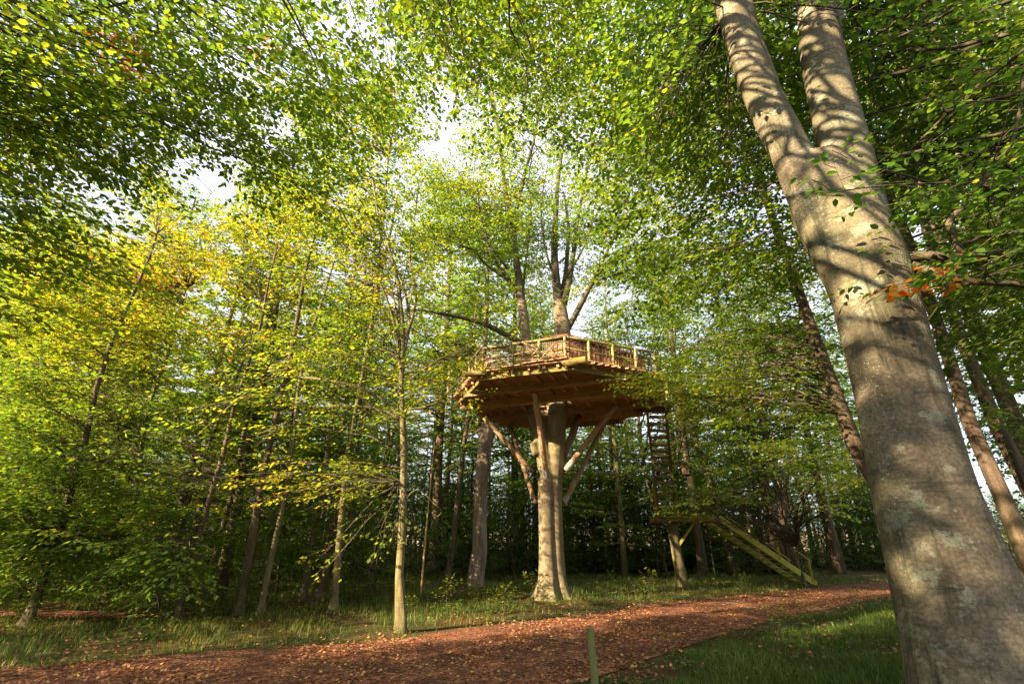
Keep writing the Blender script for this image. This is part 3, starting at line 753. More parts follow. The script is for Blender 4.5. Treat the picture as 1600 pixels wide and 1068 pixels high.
for i in range(8):
    if i in (4,): continue
    for z, r in ((ZR, .034), (ZF + .40, .022)) if i in (0, 1, 6, 7, 2, 3, 5) else ((ZR, .034),):
        m = MB(); pts = [edge_pt(i, t, z + random.uniform(-.012, .012)) for t in (-.01, .2, .4, .6, .8, 1.01)]
        m.tube(pts, [r * random.uniform(.85, 1.15) for _ in pts], 7); m.build('rail', M_POST, th, smooth=True)
m = MB(); m.tube([edge_pt(0, t, ZF + .2) for t in (0, .3, .6, 1)], [.02] * 4, 6); m.build('rail', M_POST, th)
m = MB(); m.tube([edge_pt(1, t, ZF + .22 + .03 * math.sin(t * 7)) for t in (0, .3, .6, 1)], [.022, .018, .02, .02], 6); m.build('rail', M_STICK, th)
def netting(name, i, t0, t1, z0, z1, sp, r, spz=None, off=.05):
    m = MB(); a = edge_pt(i, t0, z0); b = edge_pt(i, t1, z0); L = (b - a).length; dr = (b - a) / L; n = int(L / sp)
    ou = dr.cross(V3((0, 0, 1))) * (-off)
    for k in range(n + 1):
        p = a + dr * (k * L / n) + ou; m.beam(p, p + V3((0, 0, z1 - z0)), r, r, up=dr)
    nz = max(1, int((z1 - z0) / (spz or sp)))
    for k in range(nz + 1):
        z = (z1 - z0) * k / nz; m.beam(a + ou * 1.08 + V3((0, 0, z)), b + ou * 1.08 + V3((0, 0, z)), r, r)
    return m.build(name, M_WIRE, th)
netting('wire_netting', 1, .03, .97, ZF + .08, ZR - .03, .055, .009)
netting('wire_netting', 0, .02, .98, ZF + .08, ZR - .03, .075, .009)
netting('wire_netting', 2, .02, .98, ZF + .08, ZR - .03, .12, .020, .34)
netting('wire_netting', 3, .02, .98, ZF + .08, ZR - .03, .13, .020, .34)
for (t0, z0, t1, z1) in ((.05, .55, .20, .12), (.08, .25, .36, .28), (.40, .10, .30, .48), (.42, .16, .52, .45), (.68, .12, .86, .62), (.70, .38, .84, .16), (.52, .70, .68, .45), (.40, .40, .66, .47), (.04, .36, .36, .44), (.60, .3, .7, .62), (.86, .2, .78, .5)):
    m = MB(); pa, pb = edge_pt(1, t0, ZF + z0, 1.0), edge_pt(1, t1, ZF + z1, 1.0); mid = pa.lerp(pb, .5) + V3((random.uniform(-.04, .04), -.04, random.uniform(-.05, .05)))
    poly([pa, mid, pb], [.022, .019, .012], 6, t0 * 20, None, .3, m, 4); m.build('crooked_stick', M_STICK, th, smooth=True)
# tall forked stick outside left corner
m = MB(); poly([D(-3.2, -1.75, 5.95), D(-3.25, -1.8, 6.5), D(-3.2, -1.8, 7.25)], [.035, .03, .026], 7, 2, None, .2, m)
m.tube([D(-3.2, -1.8, 7.2), D(-3.42, -1.8, 7.42)], [.022, .012], 6); m.tube([D(-3.2, -1.8, 7.2), D(-3.02, -1.8, 7.4)], [.02, .012], 6); m.build('forked_stick', M_STICK, th, smooth=True)
# low board wall behind the railing (left, front) and the cabin (right)
CAB = [(.62, -2.95), (1.25, -3.1), (3.2, -1.2), (3.05, .6), (1.3, .9), (.95, -.6), (.62, -2.95)]
for i in range(len(CAB) - 1):
    a, b = CAB[i], CAB[i + 1]; L = math.hypot(b[0] - a[0], b[1] - a[1]); n = int(L / .135)
    for k in range(n):
        t = (k + .5) / n; u, v = a[0] + (b[0] - a[0]) * t, a[1] + (b[1] - a[1]) * t
        du, dv = (b[0] - a[0]) / L, (b[1] - a[1]) / L; off = random.uniform(-.008, .008)
        u -= dv * off; v += du * off
        top = 7.12 - .10 * max(0, (u - 1.2)) + random.uniform(-.01, .01); m = MB(); dr = (UA * du + VA * dv)
        m.beam(D(u, v, ZF + .04), D(u, v, top), .126, .022, up=-dr.cross(V3((0, 0, 1)))); m.build('wall_board', M_WALL, th)
for k in range(34):
    # low infill boards along left and back rim
    i, t = (0, (k + .5) / 14) if k < 14 else ((7, (k - 13.5) / 20))
    p = edge_pt(i, t, ZF + .05, .90); a, b = OCT[i], OCT[(i + 1) % 8]; dr = (UA * (b[0] - a[0]) + VA * (b[1] - a[1])).normalized()
    m = MB(); m.beam(p, p + V3((0, 0, random.uniform(.46, .54))), .15, .022, up=-dr.cross(V3((0, 0, 1)))); m.build('wall_board', M_WALL, th)
for k in range(16):
    u = -1.5 + k * .125; m = MB(); dr = UA; m.beam(D(u, -2.0, ZF + .05), D(u, -2.0, ZF + .05 + random.uniform(.40, .47)), .118, .022, up=VA); m.build('wall_board', M_WALL, th)
# cabin roof: thin sloping boards
for k in range(13):
    u0 = .62 + k * .205; s0 = -3.2 if u0 < 1.2 else -3.2 + (u0 - 1.2) * 1.0; s1 = .9 if u0 > 1.2 else -.3
    z = 7.20 - .030 * max(0, k - 3) + random.uniform(-.006, .006); m = MB()
    m.beam(D(u0, s0 - random.uniform(0, .08), z), D(u0, s1, z), .196, .026, jit=.004); m.build('roof_board', M_ROOF, th)
m = MB(); m.beam(D(.5, -3.24, 7.19), D(1.3, -3.26, 7.17), .03, .07); m.beam(D(1.32, -3.22, 7.17), D(3.35, -1.2, 6.90), .03, .07); m.build('roof_edge', M_ROOF, th)
# log struts from trunk to platform
def strut(a, b, r, sleeve_at=None):
    m = MB(); n = 7; m.tube([a.lerp(b, t / (n - 1)) + V3((random.uniform(-.012, .012),) * 3) for t in range(n)], [r * random.uniform(.92, 1.06) for _ in range(n)], 10, wob=.1, seed=r * 90)
    o = m.build('strut', M_STRUT, th, smooth=True)
    if sleeve_at:
        m = MB(); q0 = a.lerp(b, sleeve_at[0]); q1 = a.lerp(b, sleeve_at[1]); m.tube([q0, q1], [r * 1.12] * 2, 12)
        sl_ = m.build('sleeve', M_SLEEVE, None); sl_.parent = o; sl_.location = (0, 0, 0)
        for vv in sl_.data.vertices: vv.co -= abs_loc(o)
    return o
strut(P(855, 748, TY - .55), P(835, 613, 14.3), .088, (.0, .12))
strut(P(832, 737, TY - .3), P(757, 652, 16.1), .082)
strut(P(836, 786, TY + .1), P(797, 664, 18.6), .085)
strut(P(884, 735, TY - .2), P(962, 632, 15.9), .095, (.02, .14))
strut(P(881, 786, TY + .1), P(948, 655, 18.0), .09, (.0, .07))
strut(P(880, 716, TY + .35), P(905, 650, 17.9), .13)

# ------------------------------------------------------------------ stairway at the platform's right corner
stw = empty('stairway', (6.5, 20.9, 0)); tag(stw, 'steep open wooden stair climbing from a post landing to the treehouse platform', 'stairs')
top, bot = V3((5.15, 16.85, 6.12)), V3((6.15, 20.3, 2.62))
ar = V3((1, .12, 0)).normalized(); w = .70
for s_ in (-1, 1):
    m = MB(); m.beam(bot + ar * (w / 2 * s_), top + ar * (w / 2 * s_),   .09, .22, up=V3((0, 0, 1))); m.build('stringer', M_STAIR, stw)
for k in range(5):
    m = MB(); y = 16.35 + k * .15; m.beam((4.55, y, 6.16 + random.uniform(-.004, .004)), (5.75, y + .04, 6.16), .138, .035); m.build('landing_board', M_STAIR, stw)
m = MB(); m.beam((4.5, 17.0, 6.05), (5.75, 17.04, 6.05), .09, .16); m.build('beam', M_STAIR, stw)
m = MB(); m.beam((5.62, 16.9, 6.0), (5.62, 16.9, 7.0), .08, .08, up=V3((1, 0, 0))); m.build('newel', M_POST, stw)
NTR = 17
for k in range(NTR):
    p = bot.lerp(top, (k + .6) / NTR); m = MB(); m.beam(p - ar * (w / 2 - .027), p + ar * (w / 2 - .027), .2, .075); m.build('tread', M_STAIR, stw)
m = MB(); h0, h1 = bot.lerp(top, .30) + ar * (w / 2 - .1) + V3((0, -.3, .25)), bot.lerp(top, .62) + ar * (w / 2 - .1) + V3((0, -.3, .25))
m.beam(h0, h1, .06, .05); m.beam(h1 + V3((.02, 0, -.03)), h1 - ar * .55 + V3((0, 0, -.03)), .04, .05); m.beam(h0.lerp(h1, .72), h0.lerp(h1, .72) - ar * .5, .04, .045); m.build('handrail', M_YEL, stw)
m = MB(); m.beam(bot.lerp(top, -.02) - ar * .42, bot.lerp(top, .34) - ar * .42, .05, .08); m.build('handrail', M_YEL, stw)
for k in range(15):                          # landing boards
    x = 5.85 + k * .155; m = MB(); m.beam((x, 20.2, 2.6 + random.uniform(-.004, .004)), (x + .1, 21.4, 2.6), .142, .035); m.build('landing_board', M_MOSSW, stw)
for y in (20.35, 21.25):
    m = MB(); m.beam((5.7, y, 2.50), (8.25, y, 2.50), .08, .15); m.build('beam', M_STAIR, stw)
m = MB(); poly([V3((6.62, 20.9, -.1)), V3((6.6, 20.9, .3)), V3((6.52, 20.9, 1.4)), V3((6.48, 20.9, 2.42))], [.33, .235, .20, .195], 12, 5, None, .1, m); m.build('post', M_BARKG, stw, smooth=True)
m = MB(); m.beam((6.6, 20.8, 1.55), (7.35, 20.8, 2.42), .09, .09); m.build('brace', M_MOSSW, stw)
low0, low1 = V3((8.1, 20.9, 2.55)), V3((12.75, 23.3, .03)); dl = (low1 - low0).normalized(); sd = V3((-dl.y, dl.x, 0)).normalized()
for s_ in (-1, 1):
    m = MB(); m.beam(low0 + sd * .42 * s_, low1 + sd * .42 * s_, .07, .24); m.build('stringer', M_MOSSW, stw)
for k in range(14):
    p = low0.lerp(low1, (k + .5) / 14); m = MB(); m.beam(p - sd * .383, p + sd * .383, .25, .04); m.build('tread', M_MOSSW, stw)
for s_ in (-1, 1):
    m = MB()
    for t in (.3, .6, .95): q0 = low0.lerp(low1, t) + sd * .47 * s_; m.beam(q0, q0 + V3((0, 0, .85)), .06, .06, up=dl)
    m.beam(low0.lerp(low1, .28) + sd * .47 * s_ + V3((0, 0, .85)), low0.lerp(low1, .98) + sd * .47 * s_ + V3((0, 0, .85)), .06, .05); m.build('railing', M_MOSSW, stw)

# marker post in the path, nest box
mp = MB(); a = P(922, 979, 5.5)
mp.tube([V3((a.x + .03, 5.5, -.1)), V3((a.x + .015, 5.5, .4)), V3((a.x, 5.5, a.z - .006)), V3((a.x, 5.5, a.z))], [.038, .037, .035, .028], 12, wob=.05)
o = mp.build('marker_post', M_MARK, smooth=False); tag(o, 'short round greenish wooden post standing at the edge of the path', 'post')
nb_ = empty('nest_box', P(1071, 735, 25.0)); tag(nb_, 'small reddish nest box hanging under a cross pole beyond the ladder stair', 'nest box')
c_ = abs_loc(nb_); m = MB(); m.beam(c_ - V3((0, 0, .17)), c_ + V3((0, 0, .17)), .28, .26, up=V3((0, 1, 0))); m.build('box', M_BOX, nb_)
m = MB(); m.beam(c_ + V3((-.2, -.04, .2)), c_ + V3((.2, -.04, .2)), .38, .03); m.build('roof', M_ROOF, nb_)
m = MB(); m.tube([c_ + V3((0, -.135, .05)), c_ + V3((0, -.15, .05))], [.035, .035], 12); m.build('hole', M_DARK, nb_)

# ------------------------------------------------------------------ the big beech at the right
BX, BY = 3.47, 4.2
bb = empty('beech_tree', (BX, BY, 0)); tag(bb, 'huge grey beech with lichen patches forking into two stems beside the path', 'tree')
core = MB(); k = BY
def B3(fx, tan, fy=0.0): return V3((fx * k, k + fy, CH + tan * k))
def rf(th, i):
    q_ = max(0.0, 1 - i / 5.0); return 1 + q_ * .5 * (0.4 + .3 * math.sin(4 * th + .6)) + .018 * math.sin(th * 3 + i * .3) + .012 * math.sin(th * 7 + i * .21)
poly([V3((.8187 * k, k, -.25)), V3((.8187 * k, k, .35)), B3(.8187, -.16), B3(.8187, 0), B3(.82, .1), B3(.828, .25), B3(.835, .40), B3(.843, .557), B3(.835, .66), B3(.812, .80), B3(.80, .93)],
     [.66, .52, .445, .39, .365, .345, .335, .36, .39, .385, .30], 36, 2.2, rf, .05, core, 5)
poly([B3(.79, .60), B3(.780, .72), B3(.765, .85), B3(.745, .98), B3(.718, 1.15), B3(.700, 1.32), B3(.688, 1.55), B3(.67, 1.9), B3(.60, 2.8)],
     [.20, .24, .235, .20, .195, .185, .17, .15, .10], 26, 5.5, lambda th, i: 1 + .05 * math.sin(2 * th + i * .15), .08, core, 4)
poly([B3(.728, 1.10), B3(.742, 1.22), B3(.735, 1.4), B3(.742, 1.6), B3(.79, 2.1), B3(.8, 2.6)], [.11, .11, .105, .10, .085, .06], 18, 7.7, None, .05, core, 4)
poly([B3(.86, .60), B3(.868, .72), B3(.880, .86), B3(.898, 1.02), B3(.915, 1.25), B3(.935, 1.42), B3(.965, 1.6), B3(1.0, 2.0), B3(1.05, 2.9)],
     [0.252, 0.274, 0.263, 0.248, 0.233, 0.229, 0.222, 0.178, 0.111], 26, 9.1, lambda th, i: 1 + .04 * math.sin(2 * th + i * .2), .06, core, 4)
poly([B3(.95, 1.40), B3(1.0, 1.5), B3(1.05, 1.7), B3(1.15, 2.1)], [.13, .12, .10, .07], 16, 1.1, None, .05, core, 4)
poly([B3(.90, .545, -.05), B3(.985, .585, -.18), B3(1.05, .60, -.3)], [.10, .075, .055], 14, 1.9, None, .05, core, 4)   # stub of the side branch
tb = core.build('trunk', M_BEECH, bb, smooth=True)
rm = tb.modifiers.new('remesh', 'REMESH'); rm.mode = 'VOXEL'; rm.voxel_size = 0.032; rm.use_smooth_shade = True
sm = tb.modifiers.new('smooth', 'SMOOTH'); sm.iterations = 6; sm.factor = 0.5
wb = MB(); lf = Leafer(); lf2 = Leafer(GAPS)
# side branch that leaves the trunk to the right and its crooked twigs
def trace(pts, r0, r1, seed=1, sides=8):
    P3 = [P(x, y, Y) for x, y, Y in pts]; return poly(P3, [r0 + (r1 - r0) * i / (len(P3) - 1) for i in range(len(P3))], sides, seed, None, .1, wb, 4)
br = [trace([(1412, 402, 4.0), (1450, 398, 3.8), (1505, 402, 3.7), (1560, 395, 3.7), (1640, 372, 3.7), (1720, 340, 3.8)], .05, .025, 1),
      trace([(1420, 412, 4.0), (1460, 425, 3.7), (1520, 440, 3.6), (1600, 445, 3.6), (1700, 470, 3.6)], .04, .015, 2),
      trace([(1512, 402, 3.7), (1490, 375, 3.65), (1484, 345, 3.6), (1510, 322, 3.6), (1545, 305, 3.6), (1600, 275, 3.5), (1660, 230, 3.5)], .032, .016, 3),
      trace([(1558, 300, 3.6), (1540, 292, 3.5), (1545, 260, 3.5), (1575, 235, 3.4), (1590, 190, 3.4), (1600, 120, 3.3)], .022, .012, 4),
      trace([(1540, 295, 3.6), (1560, 330, 3.6), (1556, 355, 3.6)], .018, .006, 5),
      trace([(1500, 390, 3.7), (1530, 370, 3.6), (1600, 362, 3.6), (1680, 330, 3.6)], .03, .012, 8),
      trace([(1545, 293, 3.5), (1500, 286, 3.4), (1440, 287, 3.3), (1370, 291, 3.2), (1300, 300, 3.1), (1250, 303, 3.1)], .012, .003, 6, 5),
      trace([(1320, 297, 3.2), (1305, 262, 3.2), (1300, 235, 3.2)], .004, .002, 7, 4),
      trace([(1480, 430, 3.6), (1470, 470, 3.6), (1450, 500, 3.6)], .010, .004, 9, 5)]
for bi, n_, L_ in ((0, 9, 1.1), (1, 8, 1.0), (2, 9, 1.0), (3, 7, .9), (5, 6, .9)):
    Lp = br[bi]
    for b in range(n_):
        p = Lp[int((0.35 + .65 * random.random()) * (len(Lp) - 1))]; a = random.uniform(0, 6.28)
        spray(lf, wb, p, V3((math.cos(a), math.sin(a) * .7 - .15, random.uniform(-.25, .3))), random.uniform(.5, 1) * L_, .007, .26, 1, .1, .20, True, .15, .1)
for bi in (6, 7):
    Lp = br[bi]
    for i in range(2, len(Lp), 2):
        a = random.uniform(0, 6.28); d = V3((math.cos(a) * .8 - .3, math.sin(a) * .6, random.uniform(-.35, .2))).normalized()
        spray(lf, wb, Lp[i], d, random.uniform(.12, .38), .003, .22, 0, .1, .13, True, .09, .1)
# boughs of the big beech that reach over the view: fan out from the two stems
def region(n, box, Yr, src, lfx, wbx, tint, last=3.0, r0=.05, twig=.36, gap=.19, gaps=GAPS, arch=.10, tb=None, leafy=.1, lv=1, cone=.5):
    c = 0; tries = 0
    while c < n and tries < n * 8:
        tries += 1
        px, py = random.uniform(box[0], box[2]), random.uniform(box[1], box[3]); Y = random.uniform(*Yr)
        tg = P(px, py, Y)
        if gaps and in_gap(tg, gaps): continue
        s0 = min(src, key=lambda q_: (q_ - tg).length + random.uniform(0, 1.5)); d = tg - s0; L = d.length
        if L < .5: continue
        la = min(last * random.uniform(.7, 1.15), L); st = s0.lerp(tg, 1 - la / L)
        wbn = MB(); bb_boughs.append(wbn)
        if L - la > .6:
            pts = limb_to(wbn, s0, st, min(r0, .007 * L), .012, arch * random.uniform(.2, 1.2), 6)
            st = pts[-1]; dd = (pts[-1] - pts[-2]).normalized() * .6 + (tg - st).normalized() * .8
        else: dd = d.normalized()
        spray(lfx, wbn, st, dd, la, .014, (tb(px, py) if tb else tint) + random.gauss(0, .035), lv, leafy, twig, True, gap, .12)
        c += 1
bb_boughs = []
stem_src = [B3(.69, 1.55), B3(.67, 1.9), B3(.63, 2.4), B3(.6, 2.8), B3(1.0, 2.0), B3(1.05, 2.9), B3(.8, 2.6), B3(1.15, 2.1)]
region(60, (880, -60, 1250, 300), (4.6, 8.0), stem_src, lf2, wb, .38, 2.8)
region(44, (1350, -60, 1640, 330), (4.6, 8.0), stem_src, lf2, wb, .30, 2.6)
region(22, (1000, -160, 1640, 30), (3.2, 5.0), stem_src, lf2, wb, .28, 2.2)
wb.build('branch', M_TWIG, bb, smooth=True)
for b_ in bb_boughs: b_.build('branch', M_TWIG, bb, smooth=True)
red = [(tuple(P(1480, 432, 3.6)), .20, .98), (tuple(P(1400, 445, 3.4)), .14, .98), (tuple(P(1376, 460, 3.4)), .12, .97), (tuple(P(1450, 420, 3.6)), .1, .97)]
for c, r_, t_ in red:
    for q_ in range(5):
        a = random.uniform(0, 6.28); lf.twig(V3(c) + V3((random.uniform(-.1, .1),) * 3), V3((math.cos(a), math.sin(a), -.4)).normalized(), .10, 1, .97)
lf.build('spray', bb, .072, .042, True, red)
lf2.build('crown', bb, .088, .055, True)
#@@PART3

# ------------------------------------------------------------------ near and middle trees whose boughs fill the view
class T:
    def __init__(s, name, label, base, h, r, lean=(0, 0), bend=.3, bark=None, tint=.45, tp=None, group='trees of the wood', zmin=.25, cat='tree', gaps=GAPS):
        z = ground_z(base[0], base[1]) if tp is None else 0
        s.root = empty(name, (base[0], base[1], 0)); tag(s.root, label, cat, group)
        s.wb = MB(); s.boughs = []; s.lf = Leafer(gaps); s.h = h; s.r = r; s.tint = tint; s.bark = bark or M_BARK; s.zmin = zmin
        s.tp = tp or trunk_pts(base, h, lean, bend)
        if tp is None: s.tp = [s.tp[0], V3((*s.tp[0].xy, .12)), V3((*s.tp[0].xy, .45))] + s.tp[1:]
        s.wb.tube(s.tp, [r * ((1.75 if tp is None else 1.4) if i == 0 else (1.3 if tp is None else 1.12) if i == 1 else (1 - 0.78 * (i / (len(s.tp) - 1)) ** 1.15)) for i in range(len(s.tp))], 12, wob=.16, seed=base[0], flare=lambda th, i: 1 + (.28 * math.sin(3 * th + base[0]) + .16 * math.sin(5 * th)) * (1.0 if i < 2 else 0.0))
    def source(s, tg, L):
        best = None
        z = tg.z - L * random.uniform(.15, .6)
        z = max(s.h * s.zmin, min(s.h * .95, z)); return axis_at(s.tp, z)
    def done(s, leaf, step, fine, spots=(), tjit=.085):
        s.wb.build('trunk', s.bark, s.root, smooth=True)
        for b_ in s.boughs: b_.build('branch', M_TWIG, s.root, smooth=True)
        s.lf.build('crown', s.root, leaf, step, fine, spots, tjit=tjit)
def fill(n, box, Yr, trees, last=2.8, twig=.36, gap=.19, gaps=GAPS, tint=None, dt=0.0, arch=.12, lv=1, leafy=.08, pick=1.5, zlim=None):
    c = tries = 0
    while c < n and tries < n * 10:
        tries += 1
        px, py, Y = random.uniform(box[0], box[2]), random.uniform(box[1], box[3]), random.uniform(*Yr)
        tg = P(px, py, Y)
        if tg.z < .6 or (gaps and in_gap(tg, gaps)): continue
        if zlim and tg.z > zlim: continue
        t = min(trees, key=lambda q_: math.hypot(axis_at(q_.tp, tg.z).x - tg.x, axis_at(q_.tp, tg.z).y - tg.y) + random.uniform(0, pick))
        if random.random() < .85 and (near_beam(tg) or near_beam(tg.lerp(axis_at(t.tp, tg.z), .4))): continue
        ax_ = axis_at(t.tp, tg.z); s0 = t.source(tg, math.hypot(ax_.x - tg.x, ax_.y - tg.y)); d = tg - s0; L = d.length
        if L < .4: continue
        la = min(last * random.uniform(.7, 1.15), L * .95); st = s0.lerp(tg, 1 - la / L)
        wbn = MB(); t.boughs.append(wbn)
        if L - la > .5:
            pts = limb_to(wbn, s0, st, min(t.r * .5, .009 + .0038 * L), .010, arch * random.uniform(-.3, 1.5), 6, jit=.11)
            st = pts[-1]; dd = (pts[-1] - pts[-2]).normalized() * .6 + (tg - st).normalized() * .8
        else: dd = d.normalized()
        tt = (tint(px, py) if callable(tint) else (tint if tint is not None else t.tint)) + dt + random.gauss(0, .03)
        spray(t.lf, wbn, st, dd, la, .012, tt, lv, leafy, twig, True, gap, .13); c += 1
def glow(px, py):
    """leaf tint with warm sun glow painted in, strongest at the middle left"""
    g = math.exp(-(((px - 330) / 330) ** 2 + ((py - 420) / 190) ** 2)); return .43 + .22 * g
# overhead trees rooted outside the frame
ovl = T('beech_tree', 'beech outside the clearing whose green boughs hang in from the upper left corner', (-7.6, 2.6), 13, .30, bark=M_BARKG, tint=.42)
ovb = T('beech_tree', 'tall beech beside the camera whose boughs hang over the top of the view', (-2.6, -2.4), 15, .34, bark=M_BARKG, tint=.42)
ovr = T('beech_tree', 'beech outside the frame whose dark green boughs fill the upper right corner', (8.6, 2.2), 14, .28, bark=M_BARKG, tint=.28)
ovm = T('maple_tree', 'tall maple behind the slim maple with green boughs reaching over the top middle', (-4.3, 13.2), 15, .10, bark=M_BARKG, tint=.45)
fill(90, (-60, -60, 300, 420), (4.5, 7.5), [ovl], tint=.46)
fill(58, (250, -60, 640, 250), (5.0, 8.5), [ovl, ovb], tint=.40)
fill(62, (560, -80, 960, 190), (5.5, 9), [ovb], tint=.44)
fill(60, (860, 60, 1210, 420), (6.5, 10), [ovb, ovr], tint=.41)
fill(56, (1380, 60, 1660, 480), (4.2, 8), [ovr], tint=.38)
fill(8, (1180, 120, 1420, 330), (7, 10), [ovr], tint=.35)
for t_ in (ovl, ovb, ovr): t_.done(.085, .052, True, [(tuple(P(430, 103, 6.5)), .55, .99), (tuple(P(195, 105, 5.5)), .5, .96)] if t_ is not ovr else [], .10)

# slim tree with several thin leaders, left of the treehouse
sx = G(628, 988).x; sy = G(628, 988).y
tp = [V3((sx, sy, -.1)), V3((sx - .03, sy, .3)), P(624, 900, sy), P(630, 800, sy), P(631, 700, sy), P(627, 600, sy), P(630, 520, sy), P(622, 440, sy), P(606, 380, sy), P(590, 330, sy), P(580, 270, sy)]
slim_ = 1
slim = T('slim_maple_tree', 'slim maple with a pale slightly bent trunk at the grass edge left of the treehouse', (sx, sy), tp[-1].z, .098, bark=M_BARKG, tint=.60, tp=tp, group=None)
slim.lf.bm = .55
for tr, r0 in (([(628, 560), (640, 500), (628, 440), (610, 395), (592, 340)], .05), ([(629, 540), (650, 470), (640, 400), (648, 340), (655, 280)], .04), ([(627, 590), (615, 500), (580, 410), (545, 350), (520, 300)], .04),
               ([(627, 570), (618, 480), (598, 400), (560, 300)], .035), ([(631, 600), (690, 560), (740, 545)], .03), ([(624, 650), (600, 625), (560, 605), (500, 592), (440, 590), (390, 610), (330, 660), (290, 700)], .045),
               ([(624, 655), (600, 643), (560, 634), (500, 636), (450, 658), (400, 680)], .035), ([(634, 640), (680, 630), (720, 590)], .03), ([(634, 780), (650, 765), (675, 782), (690, 800), (672, 812)], .012)):
    n = len(tr); L_ = [P(x, y, sy + (1.2 if r0 > .03 else -.6) * i / n * random.uniform(-1, 1)) for i, (x, y) in enumerate(tr)]
    o_ = poly(L_, [r0 + (.008 - r0) * i / (n - 1) for i in range(n)], 7, 3, None, .1, slim.wb, 3)
    if r0 > .012:
        for b in range(14):
            p = o_[int((.35 + .65 * random.random()) * (len(o_) - 1))]; a = random.uniform(0, 6.28)
            spray(slim.lf, slim.wb, p, V3((math.cos(a), math.sin(a), random.uniform(-.2, .25))), random.uniform(.7, 1.6), .012, .58, 1, .1, .32, True, .24, .12)
fill(14, (340, 640, 620, 800), (9.8, 11.5), [slim], last=2.0, tint=.63)
fill(56, (400, 300, 700, 650), (9.5, 12.5), [slim], last=2.0, tint=.52)
fill(6, (480, 800, 640, 900), (10.6, 12), [slim], last=.9, twig=.25, tint=.56)
slim.done(.095, .06, False)

# trees along the left edge of the wood
LT = []
for (px, py, r, lx, h, lab) in [(272, 978, .085, .5, 9.5, 'thin leaning maple nearest the grass at the left with a forked bent trunk'), (240, 962, .07, .9, 9, 'thin maple leaning to the right behind the forked one'),
                                (370, 968, .12, .15, 12, 'brown maple with sunlit lower trunk at the edge of the left grass'), (404, 969, .085, .3, 11, 'straight greenish maple just beside the sunlit brown one'),
                                (497, 949, .15, .9, 14, 'thick grey brown tree leaning right between the left trees and the slim maple'), (526, 946, .05, .1, 7, 'thin orange lit sapling behind the slim maple'),
                                (160, 955, .09, -.3, 10, 'maple hidden in its own low foliage at the far left'), (40, 985, .10, -.2, 10, 'maple whose low boughs hang to the grass in the lower left corner'),
                                (575, 935, .05, .2, 8, 'thin dark sapling between the slim maple and the dead trunk'), (318, 948, .10, .1, 13, 'dark maple standing further back among the left trees')]:
    g = G(px, py); LT.append(T('maple_tree', lab, (g.x, g.y), h, r, (lx, 0), .35, M_BARK if len(LT) not in (3, 6) else M_BARKG, .5, zmin=.18))
LT.append(ovm)
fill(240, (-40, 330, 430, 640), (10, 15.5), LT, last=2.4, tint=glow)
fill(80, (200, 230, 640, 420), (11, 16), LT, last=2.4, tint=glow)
fill(70, (360, 90, 660, 420), (10.5, 14.5), [ovm], last=2.4, tint=.52)
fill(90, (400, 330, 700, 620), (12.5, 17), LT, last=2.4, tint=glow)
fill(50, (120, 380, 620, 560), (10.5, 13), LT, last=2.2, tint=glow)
fill(130, (-60, 600, 330, 800), (9.5, 14), LT, last=2.0, tint=.44)
fill(110, (-60, 760, 300, 940), (9.5, 13), LT, last=1.5, tint=.36, twig=.3)
fill(70, (300, 620, 600, 860), (13, 17), LT, last=1.8, tint=.40)
fill(50, (-40, 560, 340, 820), (9.3, 11.5), LT, last=1.7, tint=.40)
for t_ in LT: t_.done(.112, .06, False, tjit=.11)

# dead trunk, pale pole, leaning dark trunks
g = G(744, 922); dead = empty('dead_tree', (g.x, g.y, 0)); tag(dead, 'pale grey barkless dead trunk standing behind the treehouse beech', 'dead tree')
m = MB(); poly([V3((g.x, g.y, -.1)), V3((g.x, g.y, .4)), P(750, 850, g.y), P(751, 780, g.y), P(757, 710, g.y), P(762, 670, g.y), P(765, 640, g.y), P(763, 600, g.y)], [.42, .32, .28, .26, .27, .28, .25, .2], 18, 4, lambda th, i: 1 + .08 * math.sin(5 * th + i * .6) + .05 * math.sin(9 * th - i), .25, m, 5)
m.build('trunk', M_DEAD, dead, smooth=True)
m = MB(); m.tube([P(766, 680, g.y), P(778, 655, g.y), P(783, 625, g.y - .2)], [.16, .13, .06], 9, wob=.2); m.build('limb', M_DEAD, dead, smooth=True)
g = G(657, 935); m = MB(); poly([V3((g.x, g.y, 0)), P(664, 850, g.y), P(672, 760, g.y), P(679, 690, g.y)], [.035, .03, .028, .02], 7, 4, None, .2, m, 3)
tag(m.build('pole', M_STICK, smooth=True), 'thin pale leaning stem standing just behind the slim maple', 'bare stem')
# trees behind on the right, with trunks that can be told apart
GR = GAPS + [(1031, 690, 30, 54)]
RT = []
tp0 = [V3((7.35, 9, -.1)), V3((7.25, 9, .4)), V3((6.9, 9, 1.6)), V3((6.35, 9, 3.3)), V3((6.15, 9, 5.3)), V3((6.0, 9.1, 8)), V3((5.85, 9.2, 10.5)), V3((5.7, 9.3, 13))]
for (bx, by, r, lx, ly, h, lab, bark) in [(6.35, 9.0, .19, -.75, .2, 13, 'leaning brown tree right behind the big beech, forking in its upper half', M_BARK), (7.85, 8.0, .15, -.1, 0, 14, 'brown tree standing just right of the big beech', M_BARK),
                                          (9.7, 9.3, .17, -.3, 0, 15, 'brown tree at the right edge beyond the big beech', M_BARK), (9.35, 10.2, .085, .1, 0, 11, 'thin tree between the two brown trunks at the right edge', M_BARK)]:
    RT.append(T('woodland_tree', lab, (bx, by), h, r, (lx, ly), .25, bark, .40, zmin=.3, tp=tp0 if len(RT) == 0 else None, gaps=GR))
